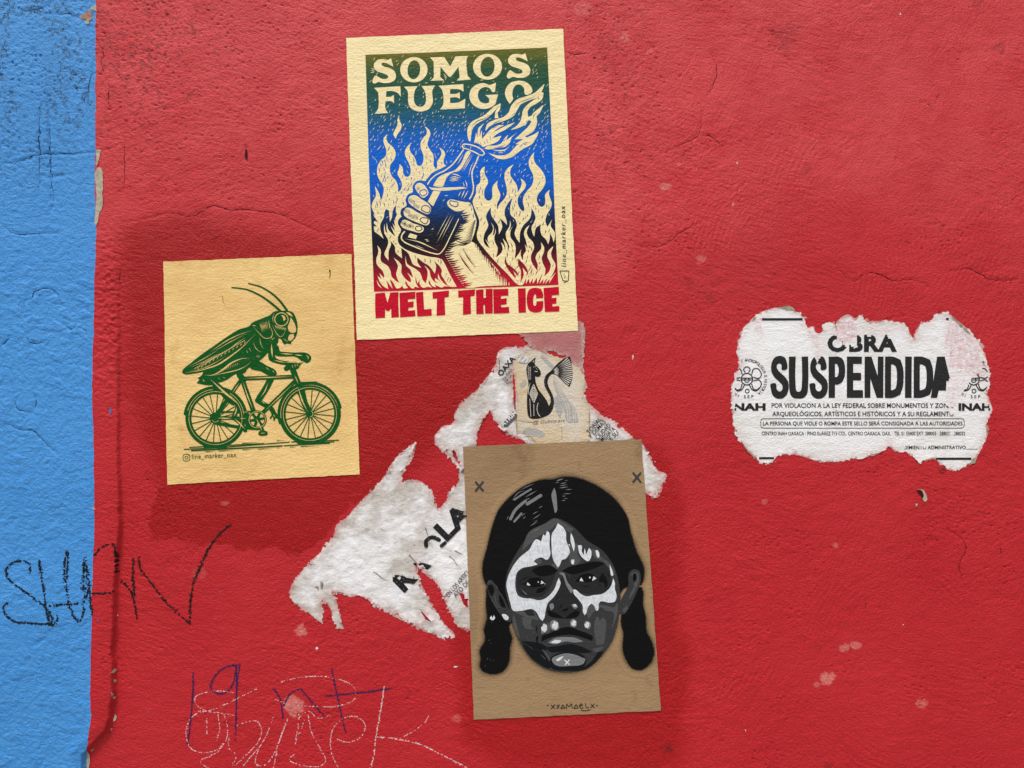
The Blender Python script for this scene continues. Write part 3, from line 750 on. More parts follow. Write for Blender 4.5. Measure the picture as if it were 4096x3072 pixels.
slanted(k, 'OAXA', 1112, 285, 1185, 195, 26, 0.03)
k.clipf = on_torn
k.each('headline_fragment', M_BLACKTX, torn)
k = Ink(OFF_TORN + 0.0015, lattice=8)
slanted(k, 'RA', 622, 1368, 760, 1230, 92, 0.045)
k.clipf = lambda u, v: on_torn(u, v) & (inside(u, v, Y1([(560, 1300), (585, 1280), (640, 1290), (700, 1300), (690, 1340), (655, 1380), (600, 1380)])) | inside(u, v, Y1([(672, 1225), (700, 1215), (770, 1235), (745, 1275), (705, 1262)])))
k.build('headline_fragment', M_BLACKTX, torn)
k = Ink(OFF_TORN + 0.0015, lattice=0)
slanted(k, 'EN LOS ARTICULOS', 850, 1392, 990, 1232, 24, 0.0); slanted(k, 'AYO DE LA', 885, 1395, 985, 1290, 24); slanted(k, 'CIUDAD', 1127, 305, 1170, 250, 13); slanted(k, 'DE LA', 1138, 315, 1168, 280, 13)
slanted(k, 'CRIMINAL', 1140, 328, 1172, 312, 10)
slanted(k, 'TORIAL', 1555, 575, 1618, 500, 22, 0.004); slanted(k, 'Y DEMAS', 1563, 598, 1640, 515, 22, 0.004); slanted(k, 'CIUDAD', 1598, 602, 1665, 532, 22, 0.004); slanted(k, 'INMEDIATA', 1605, 628, 1687, 550, 22, 0.004); slanted(k, 'DE SU', 1650, 620, 1705, 572, 22, 0.004)
k.clipf = lambda u, v: F_GIRL(u, v) < -2
k.each('small_lettering', M_BLACKTX, torn)
k = Ink(OFF_TORN + 0.0015, lattice=20)
k.poly(Y1([(1098, 542), (1178, 452), (1192, 470), (1190, 490), (1120, 562)]), False); k.poly(Y1([(905, 800), (925, 770), (925, 745), (905, 765)]), False)
k.clipf = on_torn
k.each('grey_banner', M_GREYTX, torn)
k = Ink(OFF_TORN + 0.0017, lattice=0)
slanted(k, 'PATRIM', 1110, 548, 1192, 468, 20, 0.03)
k.build('banner_lettering', ink_mat('white_print', lin(225, 225, 225)), torn)
k = Ink(OFF_TORN + 0.0015, lattice=0)
for q in ([(205, 1315), (208, 1350)], [(211, 1312), (213, 1352)], [(216, 1318), (216, 1340)]): k.stroke(Y1(q), 2.2)
k.stroke(Y1([(190, 1340), (192, 1355)]), 4)
for q in ([(470, 1265), (500, 1285), (510, 1295), (545, 1310)], [(850, 1185), (875, 1205), (890, 1230), (905, 1240)], [(730, 1040), (742, 1080), (752, 1120)], [(880, 1160), (920, 1180)], [(650, 1180), (690, 1225)], [(1100, 190), (1104, 230), (1100, 260)]):
    k.stroke(Y1(q), 3.0, 1.0, wob=0.8)
k.each('paper_crease', plain_mat('paper_crease', lin(110, 100, 92)), torn)

# ---------------- pinkish leftover sheet
pink = thing('paper_residue', 'thin pinkish paper residue hanging below the fire poster', 'torn paper', *Y1([(1400, 380)])[0])
M_PINK = torn_mat('pink_residue', lin(176, 112, 112), lin(150, 96, 94), lin(205, 190, 182), 0.6)
def pink_thin(u, v):
    a = Y1([(1526, 18), (1530, 160), (1536, 330)])
    return np.maximum(0.9 * (1 - sstep(4, 16, seg_dist(u, v, a))), sstep(*[b[1] for b in Y1([(0, 170), (0, 250)])], v)) * (0.7 + 0.3 * vnoise(u / 9, v / 9, 3))
torn_sheet(PINK, PINK_HOLES, OFF_PINK, pink, M_PINK, 3.0, 6, 20, 15, 0.0016, pink_thin, thick=0.0004, under=(Field(CATP),))

# ---------------- cat print
catp = thing('cat_print', 'weathered cream paper with a seated black cat and fan tail', 'poster', *Y1([(1380, 630)])[0])
M_CATP = torn_mat('aged_cream_paper', lin(208, 200, 186), lin(206, 178, 128), lin(182, 168, 158), 0.65)
torn_sheet(CATP, [], OFF_CAT, catp, M_CATP, 3.0, 6, 22, 25, 0.0016, thick=0.0004)
M_CATBLK = ink_mat('cat_black', lin(20, 20, 21), 0.5, 0.25, lin(120, 116, 110), 0.25)
M_CATCRM = ink_mat('cat_cream_cut', lin(206, 198, 186), 0.6, 0.2)
M_GHOST = ink_mat('ghost_grey', lin(172, 170, 166), 0.6, 0.2, lin(206, 198, 186), 0.5)
OC = OFF_CAT + 0.0005
k = Ink(OC, lattice=30)
k.poly(Y2([(872, 610), (900, 680), (930, 750), (1040, 890), (1100, 960), (1145, 1130), (1020, 1130), (985, 990), (930, 880), (890, 780), (868, 680)]))
k.poly(Y2([(720, 400), (800, 500), (850, 540), (870, 520), (800, 440), (740, 390)])); k.poly(Y2([(880, 850), (920, 850), (970, 950), (940, 1090), (880, 960)])); k.poly(Y2([(560, 1200), (770, 1260), (760, 1290), (520, 1240)])); k.poly(Y2([(490, 730), (545, 665), (570, 690), (520, 750)]))
k.each('ghost_print', M_GHOST, catp, 'pale grey bleed-through shape')
k = Ink(OC + 0.0001, lattice=0)
for q in ([(880, 640), (950, 800), (1040, 960), (1050, 1120)], [(890, 640), (970, 800), (1075, 950), (1090, 1125)], [(875, 650), (930, 800), (1010, 950), (1030, 1125)], [(900, 650), (1000, 830), (1095, 960), (1115, 1125)]): k.stroke(Y2(q), 3)
k.build('ghost_lines', M_CATCRM, catp)
k = Ink(OC + 0.0001)
k.poly(Y2([(612, 462), (672, 410), (662, 490), (705, 535), (728, 580), (722, 615), (690, 630), (665, 622), (672, 690), (700, 765), (750, 830), (795, 895), (818, 950), (836, 905), (830, 850), (800, 790), (770, 730), (765, 660), (790, 605), (850, 552), (880, 515), (950, 450), (1050, 400),
    (1072, 500), (1080, 600), (1070, 670), (1043, 740), (980, 690), (900, 612), (850, 600), (815, 635), (802, 690), (822, 755), (860, 835), (873, 905), (860, 985), (820, 1045), (740, 1080), (690, 1092), (620, 1090), (592, 1070), (578, 1000), (575, 850), (590, 700), (572, 600), (568, 530), (588, 482)]))
cat_fig = k.build('cat_figure', M_CATBLK, catp, 'black seated cat with spread fan tail')
k = Ink(OC + 0.0002, lattice=0)
for j in range(14):      # fan tail cuts
    a = math.radians(-41 + j * 5.9); r0, r1 = 95 + 22 * (j % 2), 238
    k.stroke(Y2([(845 + r0 * math.cos(a), 575 + r0 * math.sin(a)), (845 + r1 * math.cos(a + .012), 575 + r1 * math.sin(a + .012))]), 4.0, taper='start')
    if j % 2 == 0: k.stroke(Y2([(850 + 25 * math.cos(a), 572 + 25 * math.sin(a)), (850 + 85 * math.cos(a), 572 + 85 * math.sin(a))]), 3.6, taper='both')
for j in range(9):
    k.stroke(Y2([(582 + 2 * (j % 3), 520 + j * 17), (600 + 3 * (j % 2), 508 + j * 17)]), 3, taper='end'); k.stroke(Y2([(605, 530 + j * 16), (620, 515 + j * 16)]), 3, taper='end')
for j in range(6): k.stroke(Y2([(612 - j * 5, 690 + j * 12), (585 + j, 770 + j * 12)]), 2.6, taper='both')
for s_ in (1.0, 0.74, 0.46, 0.2):
    k.stroke(Y2([(648, 820 - 108 * s_), (648 + 44 * s_, 815), (652, 815 + 100 * s_), (648 - 44 * s_, 815)]), 2.8, closed=True, sm=False)
for j in range(12):
    y = 640 + j * 32; x = [772, 768, 772, 782, 795, 810, 822, 834, 842, 842, 840, 838][j]
    k.stroke(Y2([(x, y), (x + 22, y + 22)]), 2.6, taper='both')
k.stroke(Y2([(605, 870), (612, 980), (618, 1070)]), 2.2); k.stroke(Y2([(650, 930), (652, 1060)]), 2.2); k.stroke(Y2([(698, 915), (685, 980), (700, 1040), (722, 1068)]), 2.6)
for x, y in ((650, 520), (665, 518), (678, 536), (690, 550)): k.poly(Y2(ell(x, y, 4, 4, 8)), False)
k.stroke(Y2([(660, 565), (675, 572), (690, 570)]), 2.2); k.stroke(Y2([(640, 475), (655, 440)]), 3, taper='both'); k.stroke(Y2([(628, 478), (642, 455)]), 2.4, taper='both')
k.build('cat_markings', M_CATCRM, cat_fig, kind='stuff')
k = Ink(OC + 0.0001, lattice=0)
k.line('@ Gubits.art', Y2, 635, 990, 1150, 36, 0.0, base1=1125, slant=0.2)
k.build('signature', ink_mat('faded_pencil', lin(120, 114, 108), 0.6, 0.2, lin(206, 198, 186), 0.6), catp)
k = Ink(OC + 0.0001, lattice=0)
for q in ([(470, 1110), (640, 1130), (700, 1120)], [(960, 1180), (960, 1320)], [(460, 1100), (465, 1280)], [(1262, 1010), (1265, 1330)], [(430, 905), (445, 940), (452, 1000)], [(540, 1290), (620, 1290), (640, 1320), (672, 1350)]): k.stroke(Y2(q), 2.4, 1.4, wob=0.8)
k.each('paper_crease', plain_mat('brown_crease', lin(150, 128, 100)), catp)
k = Ink(OFF_CAT + 0.0012, lattice=0)
k.poly(Y2([(470, 460), (490, 420), (560, 400), (590, 425), (575, 470), (520, 470)]))
o = k.build('paper_scrap', M_TORN, catp, 'small white printed scrap by the cat ear')
k = Ink(OFF_CAT + 0.0013, lattice=0)
slanted(k, 'ONIO', 497, 465, 548, 412, 20, F=Y2); slanted(k, 'AD', 545, 472, 580, 440, 20, F=Y2)
k.build('scrap_lettering', M_BLACKTX, catp)

# ---------------- suspension notice
notice = thing('suspension_notice', 'torn white official notice reading OBRA SUSPENDIDA pasted on red wall', 'notice', *Z5([(1100, 1340)])[0])
M_NOTICE = torn_mat('notice_paper', lin(232, 233, 236), lin(212, 208, 200), lin(206, 166, 170), 0.45)
def notice_thin(u, v):
    o = np.zeros(u.shape)
    for pl, a, sf in (([(1780, 130), (1900, 200), (2040, 340), (2100, 500), (2110, 640), (1960, 600), (1800, 560), (1770, 300)], .85, 18), ([(920, 150), (1060, 130), (1080, 300), (1000, 350), (900, 300)], .9, 14), ([(250, 160), (340, 130), (330, 300), (280, 240)], .7, 14), ([(700, 230), (760, 260), (800, 420), (760, 470), (720, 330)], .6, 14), ([(1480, 300), (1530, 310), (1500, 440)], .6, 10), ([(1100, 170), (1480, 190), (1480, 260), (1100, 280)], .35, 14), ([(1800, 560), (1960, 640), (1900, 800), (1790, 900), (1780, 700)], .45, 18)):
        o = np.maximum(o, a * sstep(-sf, sf, sdf(u, v, Z5(pl)) + 16 * fbm(u / 14, v / 14, 71, 3)))
    return o
torn_sheet(NOTICE, [], OFF_TORN, notice, M_NOTICE, 3.0, 9, 20, 45, 0.0016, notice_thin, thick=0.0003)
fringe(NOTICE, notice, 331)
ON = OFF_TORN + 0.0006
M_NINK = ink_mat('notice_black', lin(34, 34, 36), 0.5, 0.25, lin(150, 150, 150), 0.2)
SC = [Z5(p) for p in ([(840, 270), (880, 290), (905, 270), (930, 315), (975, 340), (1000, 375), (1030, 355), (1060, 385), (1085, 360), (1075, 285), (1100, 270), (1000, 200)],
    [(745, 420), (800, 420), (785, 470), (768, 490), (755, 465)], [(1760, 440), (1830, 430), (1900, 560), (1800, 620), (1775, 700), (1785, 790), (1870, 790), (1900, 450)],
    [(1165, 285), (1190, 270), (1180, 295)], [(1300, 270), (1330, 310), (1345, 270)], [(1765, 810), (1780, 838), (1800, 845), (1850, 850), (1850, 800)], [(1808, 870), (1850, 870), (1850, 900), (1815, 905)], [(1340, 1140), (1465, 1140), (1455, 1185), (1340, 1190)], [(1560, 1150), (1640, 1162), (1640, 1145)], [(1850, 430), (2070, 430), (2075, 560), (2000, 600), (1975, 650), (1940, 690), (1925, 720), (1850, 800)])]
F_NOTICE = Field(NOTICE)
def on_notice(u, v):
    ok = F_NOTICE(u, v) + 6 * fbm(u / 14, v / 14, 5, 3) > 7
    for s_ in SC: ok &= sdf(u, v, s_) + 5 * fbm(u / 10, v / 10, 6, 3) < 0
    return ok
def nline(body, *a, name='lettering', lat=8, **kw):
    k = Ink(ON, lattice=lat); k.line(body, Z5, *a, **kw); k.clipf = on_notice
    return k.build(name, M_NINK, notice)
nline('OBRA', 848, 1395, 402, 118, 0.05, 1.1)
# SUSPENDIDA drawn letter by letter in a heavy condensed face
k = Ink(ON, lattice=10)
T0, T1 = 447, 773
def Sx(x):   # heavy S
    return [(x + 128, 545), (x + 88, 552), (x + 84, 512), (x + 68, 502), (x + 50, 512), (x + 48, 535), (x + 62, 560), (x + 105, 600), (x + 135, 640), (x + 142, 690), (x + 128, 745), (x + 95, 776), (x + 48, 778), (x + 14, 750), (x, 700), (x - 2, 665), (x + 40, 660), (x + 46, 700), (x + 60, 720), (x + 80, 720), (x + 93, 700), (x + 90, 672), (x + 65, 645), (x + 25, 605), (x + 4, 560), (x + 6, 500), (x + 30, 455), (x + 70, 441), (x + 108, 452), (x + 126, 490)]
def rect(x0, y0, x1, y1): return [(x0, y0), (x1, y0), (x1, y1), (x0, y1)]
k.poly(Z5(Sx(401))); k.poly(Z5(Sx(710)))
k.poly(Z5([(545, T0), (598, T0), (598, 690), (606, 720), (622, 725), (638, 716), (645, 690), (645, T0), (696, T0), (696, 690), (686, 745), (655, 776), (620, 779), (580, 774), (556, 745), (546, 690)]), sub=3, corner=60)
def Dl(x0, x1, y1=T1, t=48):
    o = [(x0, T0), (x0 + 62, T0), (x1 - 22, 472), (x1, 540), (x1, y1 - 95), (x1 - 22, y1 - 25), (x0 + 62, y1), (x0, y1)]
    i = [(x0 + t, T0 + 62), (x0 + 62, T0 + 62), (x1 - 58, 525), (x1 - 50, 560), (x1 - 50, y1 - 115), (x1 - 58, y1 - 75), (x0 + 62, y1 - 62), (x0 + t, y1 - 62)]
    k.ring(smooth(Z5(o), True, 4, 42), smooth(Z5(i), True, 4, 42))
def Pl(x0, x1):
    k.poly(Z5(rect(x0, T0, x0 + 50, T1)), False)
    o = [(x0 + 48, T0), (x0 + 72, T0), (x1 - 25, 458), (x1 - 2, 500), (x1 - 2, 610), (x1 - 25, 652), (x0 + 72, 668), (x0 + 48, 668)]
    i = [(x0 + 49, T0 + 58), (x0 + 66, T0 + 58), (x1 - 58, 512), (x1 - 50, 528), (x1 - 50, 585), (x1 - 58, 602), (x0 + 66, 608), (x0 + 49, 608)]
    k.ring(smooth(Z5(o), True, 4, 42), smooth(Z5(i), True, 4, 42))
Pl(858, 985)
k.poly(Z5([(1002, T0), (1120, T0), (1120, 505), (1052, 505), (1052, 575), (1115, 575), (1115, 635), (1052, 635), (1052, 712), (1130, 712), (1130, T1), (1002, T1)]), False)
k.poly(Z5([(1142, T0), (1195, T0), (1245, 600), (1245, T0), (1290, T0), (1290, T1), (1238, T1), (1188, 620), (1188, T1), (1142, T1)]), False)
Dl(1302, 1445); k.poly(Z5(rect(1460, T0, 1512, T1)), False); Dl(1528, 1678)
k.poly(Z5([(1712, T0), (1772, T0), (1850, T1), (1795, T1), (1783, 715), (1725, 715), (1712, T1), (1662, T1)]), False)
k.clipf = on_notice
k.each('headline_letter', M_NINK, notice, None, [1, 1, 1, 2, 1, 1, 1, 1, 1, 1])
nline('POR VIOLACION A LA LEY FEDERAL SOBRE MONUMENTOS Y ZONAS', 407, 1852, 851, 35, 0.014, lat=6)
nline('ARQUEOLÓGICOS, ARTÍSTICOS E HISTÓRICOS Y A SU REGLAMENTO', 413, 1845, 917, 35, 0.014, lat=6)
nline('LA PERSONA QUE VIOLE O ROMPA ESTE SELLO SERÁ CONSIGNADA A LAS AUTORIDADES', 340, 1915, 990, 30, 0.014, lat=0)
nline('CENTRO INAH OAXACA · PINO SUÁREZ 715 COL. CENTRO OAXACA, OAX. · TEL 51 50400 EXT. 288003 · 288031 · 288032', 330, 1935, 1068, 28, 0.01, lat=0)
nline('PROCEDIMIENTO ADMINISTRATIVO', 1335, 1942, 1178, 27, 0.014, lat=6)
nline('INAH', 75, 360, 871, 52, 0.05, lat=6); nline('INAH', 1882, 2140, 871, 52, 0.05, lat=6)
k = Ink(ON, lattice=14)
rr = [(322, 962), (326, 945), (342, 937), (1908, 937), (1924, 945), (1928, 962), (1928, 988), (1924, 1004), (1908, 1012), (342, 1012), (326, 1004), (322, 988)]
k.stroke(Z5(rr), 2.4, closed=True, sm=False)
for r_ in ((333, 143, 652, 162), (310, 1241, 427, 1258), (1688, 1245, 1985, 1263), (1783, 142, 1804, 160)): k.poly(Z5(rect(*r_)), False)
k.stroke(Z5([(1942, 1178), (2032, 1178)]), 1.6); k.clipf = on_notice
k.each('rule_line', M_NINK, notice)
def emblem(cx, cy, left):
    k = Ink(ON, lattice=8)
    f = lambda pts: Z5([(cx + x, cy + y) for x, y in pts])
    k.ring(f(ell(0, 0, 50, 50, 30)), f(ell(0, 0, 41, 41, 30)))
    k.stroke(f([(-44, -8), (44, -8)]), 4); k.stroke(f([(-44, 6), (44, 6)]), 3)
    k.ring(f(ell(0, 8, 22, 20, 20)), f(ell(0, 8, 15, 13, 20)))
    for a0 in range(6):
        a = math.radians(a0 * 60 - 90)
        if a0 == 3: continue
        c, s_ = math.cos(a), math.sin(a)
        sh = [(52, -14), (86, -42), (118, -26), (122, 0), (118, 26), (86, 42), (52, 14)] if a0 else [(52, -12), (76, -26), (98, 0), (76, 26), (52, 12)]
        k.stroke(f([(x * c - y * s_, x * s_ + y * c) for x, y in sh]), 4.2)
    k.stroke(f([(-20, 46), (-42, 84), (-78, 92), (-92, 70)]), 4); k.stroke(f([(20, 46), (42, 84), (78, 92), (92, 70)]), 4)
    k.ring(f(ell(2, 94, 19, 19, 18)), f(ell(2, 94, 12, 12, 18)))
    def arc(body, a0, a1, r, sz, bold=0.01, inward=False):
        n = len(body)
        for i, ch in enumerate(body):
            if ch == ' ': continue
            a = math.radians(a0 + (a1 - a0) * (i + 0.5) / n)
            vs, fs, x0, x1 = font_mesh(ch, bold, 1.0)
            xm = 0.5 * (x0 + x1); kk = sz / CAP
            rot = a + math.pi / 2 if not inward else a - math.pi / 2
            pts = []
            for x, y in vs:
                lx, ly = (x - xm) * kk * 0.8, -(y) * kk
                pts.append((r * math.cos(a) + lx * math.cos(rot) - ly * math.sin(rot), r * math.sin(a) + lx * math.sin(rot) + ly * math.cos(rot)))
            k.polys.append((f(pts), fs))
    arc('DE ANTROPOLOGIA E HISTORIA', -116, 52, 138, 24)
    arc('INST.', 112, 162, 160, 24, inward=True); arc('SEP', 70, 104, 160, 24, inward=True) if False else k.line('S E P', Z5, cx - 24, cx + 52, cy + 150, 24, 0.012)
    k.clipf = on_notice
    k.build('emblem', M_NINK, notice, 'round flower emblem ringed by lettering')
emblem(212, 625, True); emblem(2002, 625, False)
# lifted plaster-and-paper crust along the notice edge
M_CRUST = plain_mat('crust', lin(168, 160, 140), 0.85, lin(120, 112, 96), 120)
for q, w in (([(455, 62), (520, 60), (575, 75), (595, 95)], 12), ([(1795, 112), (1860, 160), (1940, 235), (2010, 300)], 9), ([(2105, 985), (2112, 1010), (2104, 1040)], 9), ([(2030, 1235), (2000, 1275), (1960, 1305)], 13), ([(290, 130), (250, 165)], 6), ([(180, 1140), (230, 1200), (290, 1255)], 7)):
    k = Ink(OFF_TORN + 0.0014, lattice=0); k.stroke(Z5(q), w, taper='both', wob=1.2); k.build('lifted_edge', M_CRUST, notice)
# ---------------- fire poster
fire = thing('fire_poster', 'cream poster SOMOS FUEGO with a fist holding a flaming bottle in blue and red', 'poster', *Z2([(1130, 1430)])[0])
CREAM = lin(240, 223, 172)
M_FIREP = paper_mat('fire_poster_paper', CREAM, lin(226, 205, 150), None, 0.5, 1.0)
poster_sheet(FIRE_Q, OFF_POST, fire, M_FIREP, 3)
t = NT('rainbow_roll_ink')
f0 = Z1([(226, 265)])[0]; f1 = Z2([(300, 1032)])[0]
p0 = Vector((WX(f0[0]), 0, WZ(f0[1]))); p1 = Vector((WX(f1[0]), 0, WZ(f1[1]))); ax = (p1 - p0)
vs_ = t.n('ShaderNodeVectorMath', operation='SUBTRACT'); t.lk(t.pos, vs_.inputs[0]); vs_.inputs[1].default_value = p0
vd = t.n('ShaderNodeVectorMath', operation='DOT_PRODUCT'); t.lk(vs_.outputs[0], vd.inputs[0]); vd.inputs[1].default_value = ax / ax.length_squared
wv = t.math('ADD', vd.outputs['Value'], t.rng(t.noise(9, 1, 1, 3, 0.6, 3), 0, 1, -0.012, 0.012))
cr = t.n('ShaderNodeValToRGB'); t.lk(wv, cr.inputs[0])
stops = [(0.0, (104, 100, 22)), (0.035, (80, 92, 30)), (0.075, (44, 82, 48)), (0.15, (30, 80, 62)), (0.23, (16, 84, 92)), (0.29, (10, 88, 132)), (0.36, (0, 94, 190)), (0.45, (0, 98, 206)), (0.58, (0, 92, 198)),
         (0.66, (8, 62, 128)), (0.715, (14, 38, 76)), (0.77, (18, 22, 38)), (0.81, (24, 18, 28)), (0.85, (56, 16, 28)), (0.90, (120, 12, 36)), (0.95, (172, 8, 40)), (1.0, (190, 6, 44))]
el = cr.color_ramp.elements
while len(el) > 1: el.remove(el[0])
el[0].position = 0; el[0].color = lin(*stops[0][1])
for p_, c_ in stops[1:]:
    e = el.new(p_); e.color = lin(*c_)
ci = t.mix(t.rng(t.noise(70, 0.6, 2.2, 3, 0.6, 4), 0.35, 0.75, 0, 0.18), cr.outputs[0], (0.01, 0.012, 0.02, 1))
M_ROLL = t.fin(ci, 0.45, 0.16, paper_bump(t, 1.0))
M_CUT = ink_mat('fire_poster_bare_paper', CREAM, 0.55, 0.2)
M_CRIM = ink_mat('crimson_ink', lin(192, 6, 40))
O1, O2, O3, O4 = (OFF_POST + d for d in (0.0004, 0.0005, 0.0006, 0.0007))
k = Ink(O1)
k.poly(Z1([(226, 265), (700, 250), (1200, 232), (1832, 208)]) + Z1([(1845, 480), (1865, 850), (1885, 1300)]) + Z2([(1890, 100), (1905, 480), (1932, 972)]) + Z2([(1500, 990), (900, 1012), (300, 1032)]) + Z2([(280, 500), (262, 60)]) + Z1([(250, 1000), (238, 620)]), sub=3, corner=40)
field = k.build('printed_field', M_ROLL, fire, 'block printed colour field fading olive, blue, black and red')

shapes = []       # for keeping the small cuts clear of the figures
def cut(k, pts, **kw): shapes.append(k.poly(pts, **kw))
k = Ink(O2, lattice=30)
S1 = [(452, 298), (474, 372), (445, 358), (415, 342), (375, 338), (368, 352), (385, 368), (440, 385), (480, 410), (497, 450), (485, 490), (445, 513), (390, 517), (340, 508), (308, 522), (290, 510), (318, 450), (340, 462), (370, 478), (405, 480), (428, 468), (420, 448), (380, 430), (330, 412), (302, 380), (305, 340), (335, 312), (385, 305), (425, 312)]
cut(k, Z1(S1)); cut(k, Z1([(x + 1187, y - 42) for x, y in S1]))
for cx, cy, rx, ry, ix, iy in ((655, 400, 121, 112, 56, 84), (1306, 376, 128, 114, 62, 88)):
    o_ = Z1(ell(cx, cy, rx, ry, 36)); k.ring(o_, Z1(ell(cx, cy, ix, iy, 36, 6))); shapes.append(o_)
cut(k, Z1([(798, 292), (922, 288), (976, 372), (1022, 284), (1135, 280), (1120, 312), (1130, 455), (1160, 488), (1033, 498), (1060, 468), (1050, 375), (982, 465), (966, 465), (890, 375), (888, 465), (922, 495), (803, 498), (832, 468), (830, 330)]), corner=35, sub=3)
cut(k, Z1([(303, 560), (420, 552), (535, 545), (540, 640), (512, 605), (470, 588), (412, 588), (408, 640), (450, 638), (478, 622), (480, 695), (455, 678), (405, 678), (402, 740), (428, 782), (308, 790), (340, 745), (340, 600)]), corner=40, sub=3)
cut(k, Z1([(568, 550), (688, 545), (662, 590), (660, 690), (690, 725), (730, 725), (758, 695), (752, 590), (722, 545), (842, 540), (818, 585), (822, 690), (790, 745), (735, 768), (680, 765), (625, 735), (605, 690), (600, 590)]), corner=50, sub=4)
cut(k, Z1([(872, 542), (980, 535), (1092, 528), (1094, 595), (1060, 575), (975, 572), (975, 615), (1035, 612), (1060, 598), (1062, 660), (1035, 645), (975, 648), (975, 695), (1050, 690), (1110, 655), (1105, 742), (885, 752), (912, 715), (905, 580)]), corner=40, sub=3)
cut(k, Z1([(1355, 528), (1380, 516), (1372, 598), (1352, 600), (1320, 562), (1280, 555), (1235, 580), (1220, 630), (1240, 680), (1285, 700), (1320, 690), (1318, 655), (1285, 625), (1400, 620), (1382, 680), (1378, 700), (1330, 735), (1280, 748), (1215, 735), (1165, 695), (1145, 640), (1160, 575), (1205, 535), (1270, 520), (1325, 536)]), corner=60)
cut(k, Z1([(1500, 705), (1465, 640), (1460, 600), (1475, 555), (1515, 515), (1580, 500), (1640, 510), (1685, 545), (1702, 592), (1690, 610), (1640, 622), (1625, 560), (1590, 535), (1555, 540), (1530, 580), (1525, 630), (1532, 660)]))
k.each('title_letter', M_CUT, fire)

k = Ink(O2, lattice=30)          # torch flame
def plume(F, pts, ws):
    P = smooth(F(pts), False, 6, 150); W = np.interp(np.linspace(0, 1, len(P)), np.linspace(0, 1, len(ws)), [w / F.s / 2 for w in ws])
    P = np.array(P); T = np.gradient(P, axis=0); T /= np.linalg.norm(T, axis=1)[:, None] + 1e-9
    N = np.c_[-T[:, 1], T[:, 0]]
    A, B = P + N * W[:, None], P - N * W[:, None]
    n = len(P)
    k.mesh2d([tuple(q) for q in A] + [tuple(q) for q in B], [[i, i + 1, n + i + 1, n + i] for i in range(n - 1)])
    shapes.append([tuple(q) for q in A] + [tuple(q) for q in B[::-1]])
plume(B3, [(148, 795), (142, 720), (152, 640), (195, 580), (260, 542), (330, 505), (390, 455), (440, 405), (514, 346)], [16, 46, 60, 56, 46, 46, 46, 44, 3])
plume(B3, [(512, 350), (490, 410), (465, 450), (466, 520)], [4, 34, 28, 46])
plume(B3, [(336, 668), (368, 605), (440, 565), (560, 525), (640, 470), (680, 390), (730, 330), (830, 288), (930, 250), (985, 190), (1032, 120)], [4, 42, 46, 46, 74, 88, 74, 56, 66, 44, 3])
plume(B3, [(636, 660), (720, 620), (780, 570), (802, 500), (805, 440), (850, 375), (920, 330), (985, 280), (1003, 215)], [3, 34, 72, 74, 58, 44, 52, 52, 40])
plume(B3, [(684, 772), (790, 710), (870, 650), (912, 570), (912, 495), (960, 442), (1021, 366)], [3, 60, 84, 70, 56, 50, 3])
cut(k, B3([(790, 490), (840, 505), (900, 490), (930, 510), (925, 560), (880, 560), (850, 545), (800, 610), (770, 590)]))
plume(B3, [(692, 830), (780, 795), (860, 775), (910, 745), (964, 682)], [3, 40, 74, 60, 3])
cut(k, B3([(684, 772), (760, 770), (840, 790), (880, 770), (800, 735), (790, 690)]))
cut(k, B3([(200, 815), (222, 690), (240, 745), (250, 640), (320, 580), (272, 655), (265, 740), (290, 660), (292, 770), (350, 700), (400, 650), (490, 605), (555, 605), (480, 642), (425, 690), (520, 640), (600, 600), (685, 570), (620, 622), (560, 662), (480, 702), (412, 757), (470, 745), (522, 727), (500, 775), (470, 802), (400, 832), (340, 850), (305, 862), (270, 835), (215, 815)]))
cut(k, B3([(320, 882), (360, 850), (450, 845), (520, 820), (560, 760), (602, 718), (578, 790), (640, 740), (716, 688), (645, 752), (622, 812), (570, 858), (500, 872), (430, 880), (370, 893)]))
k.stroke(B3([(400, 890), (480, 906), (560, 900), (630, 845)]), 5.5, taper='both'); k.stroke(B3([(480, 930), (550, 932)]), 3, taper='both')
cut(k, A7([(405, 295), (480, 320), (600, 350), (740, 350), (860, 310), (980, 190), (1060, 110), (1180, 60), (1310, 40), (1440, -30), (1410, 60), (1330, 130), (1190, 200), (1060, 290), (960, 370), (840, 420), (720, 437), (600, 415), (500, 360)]))
k.build('torch_flame', M_CUT, fire, 'cream flames streaming from the bottle neck')

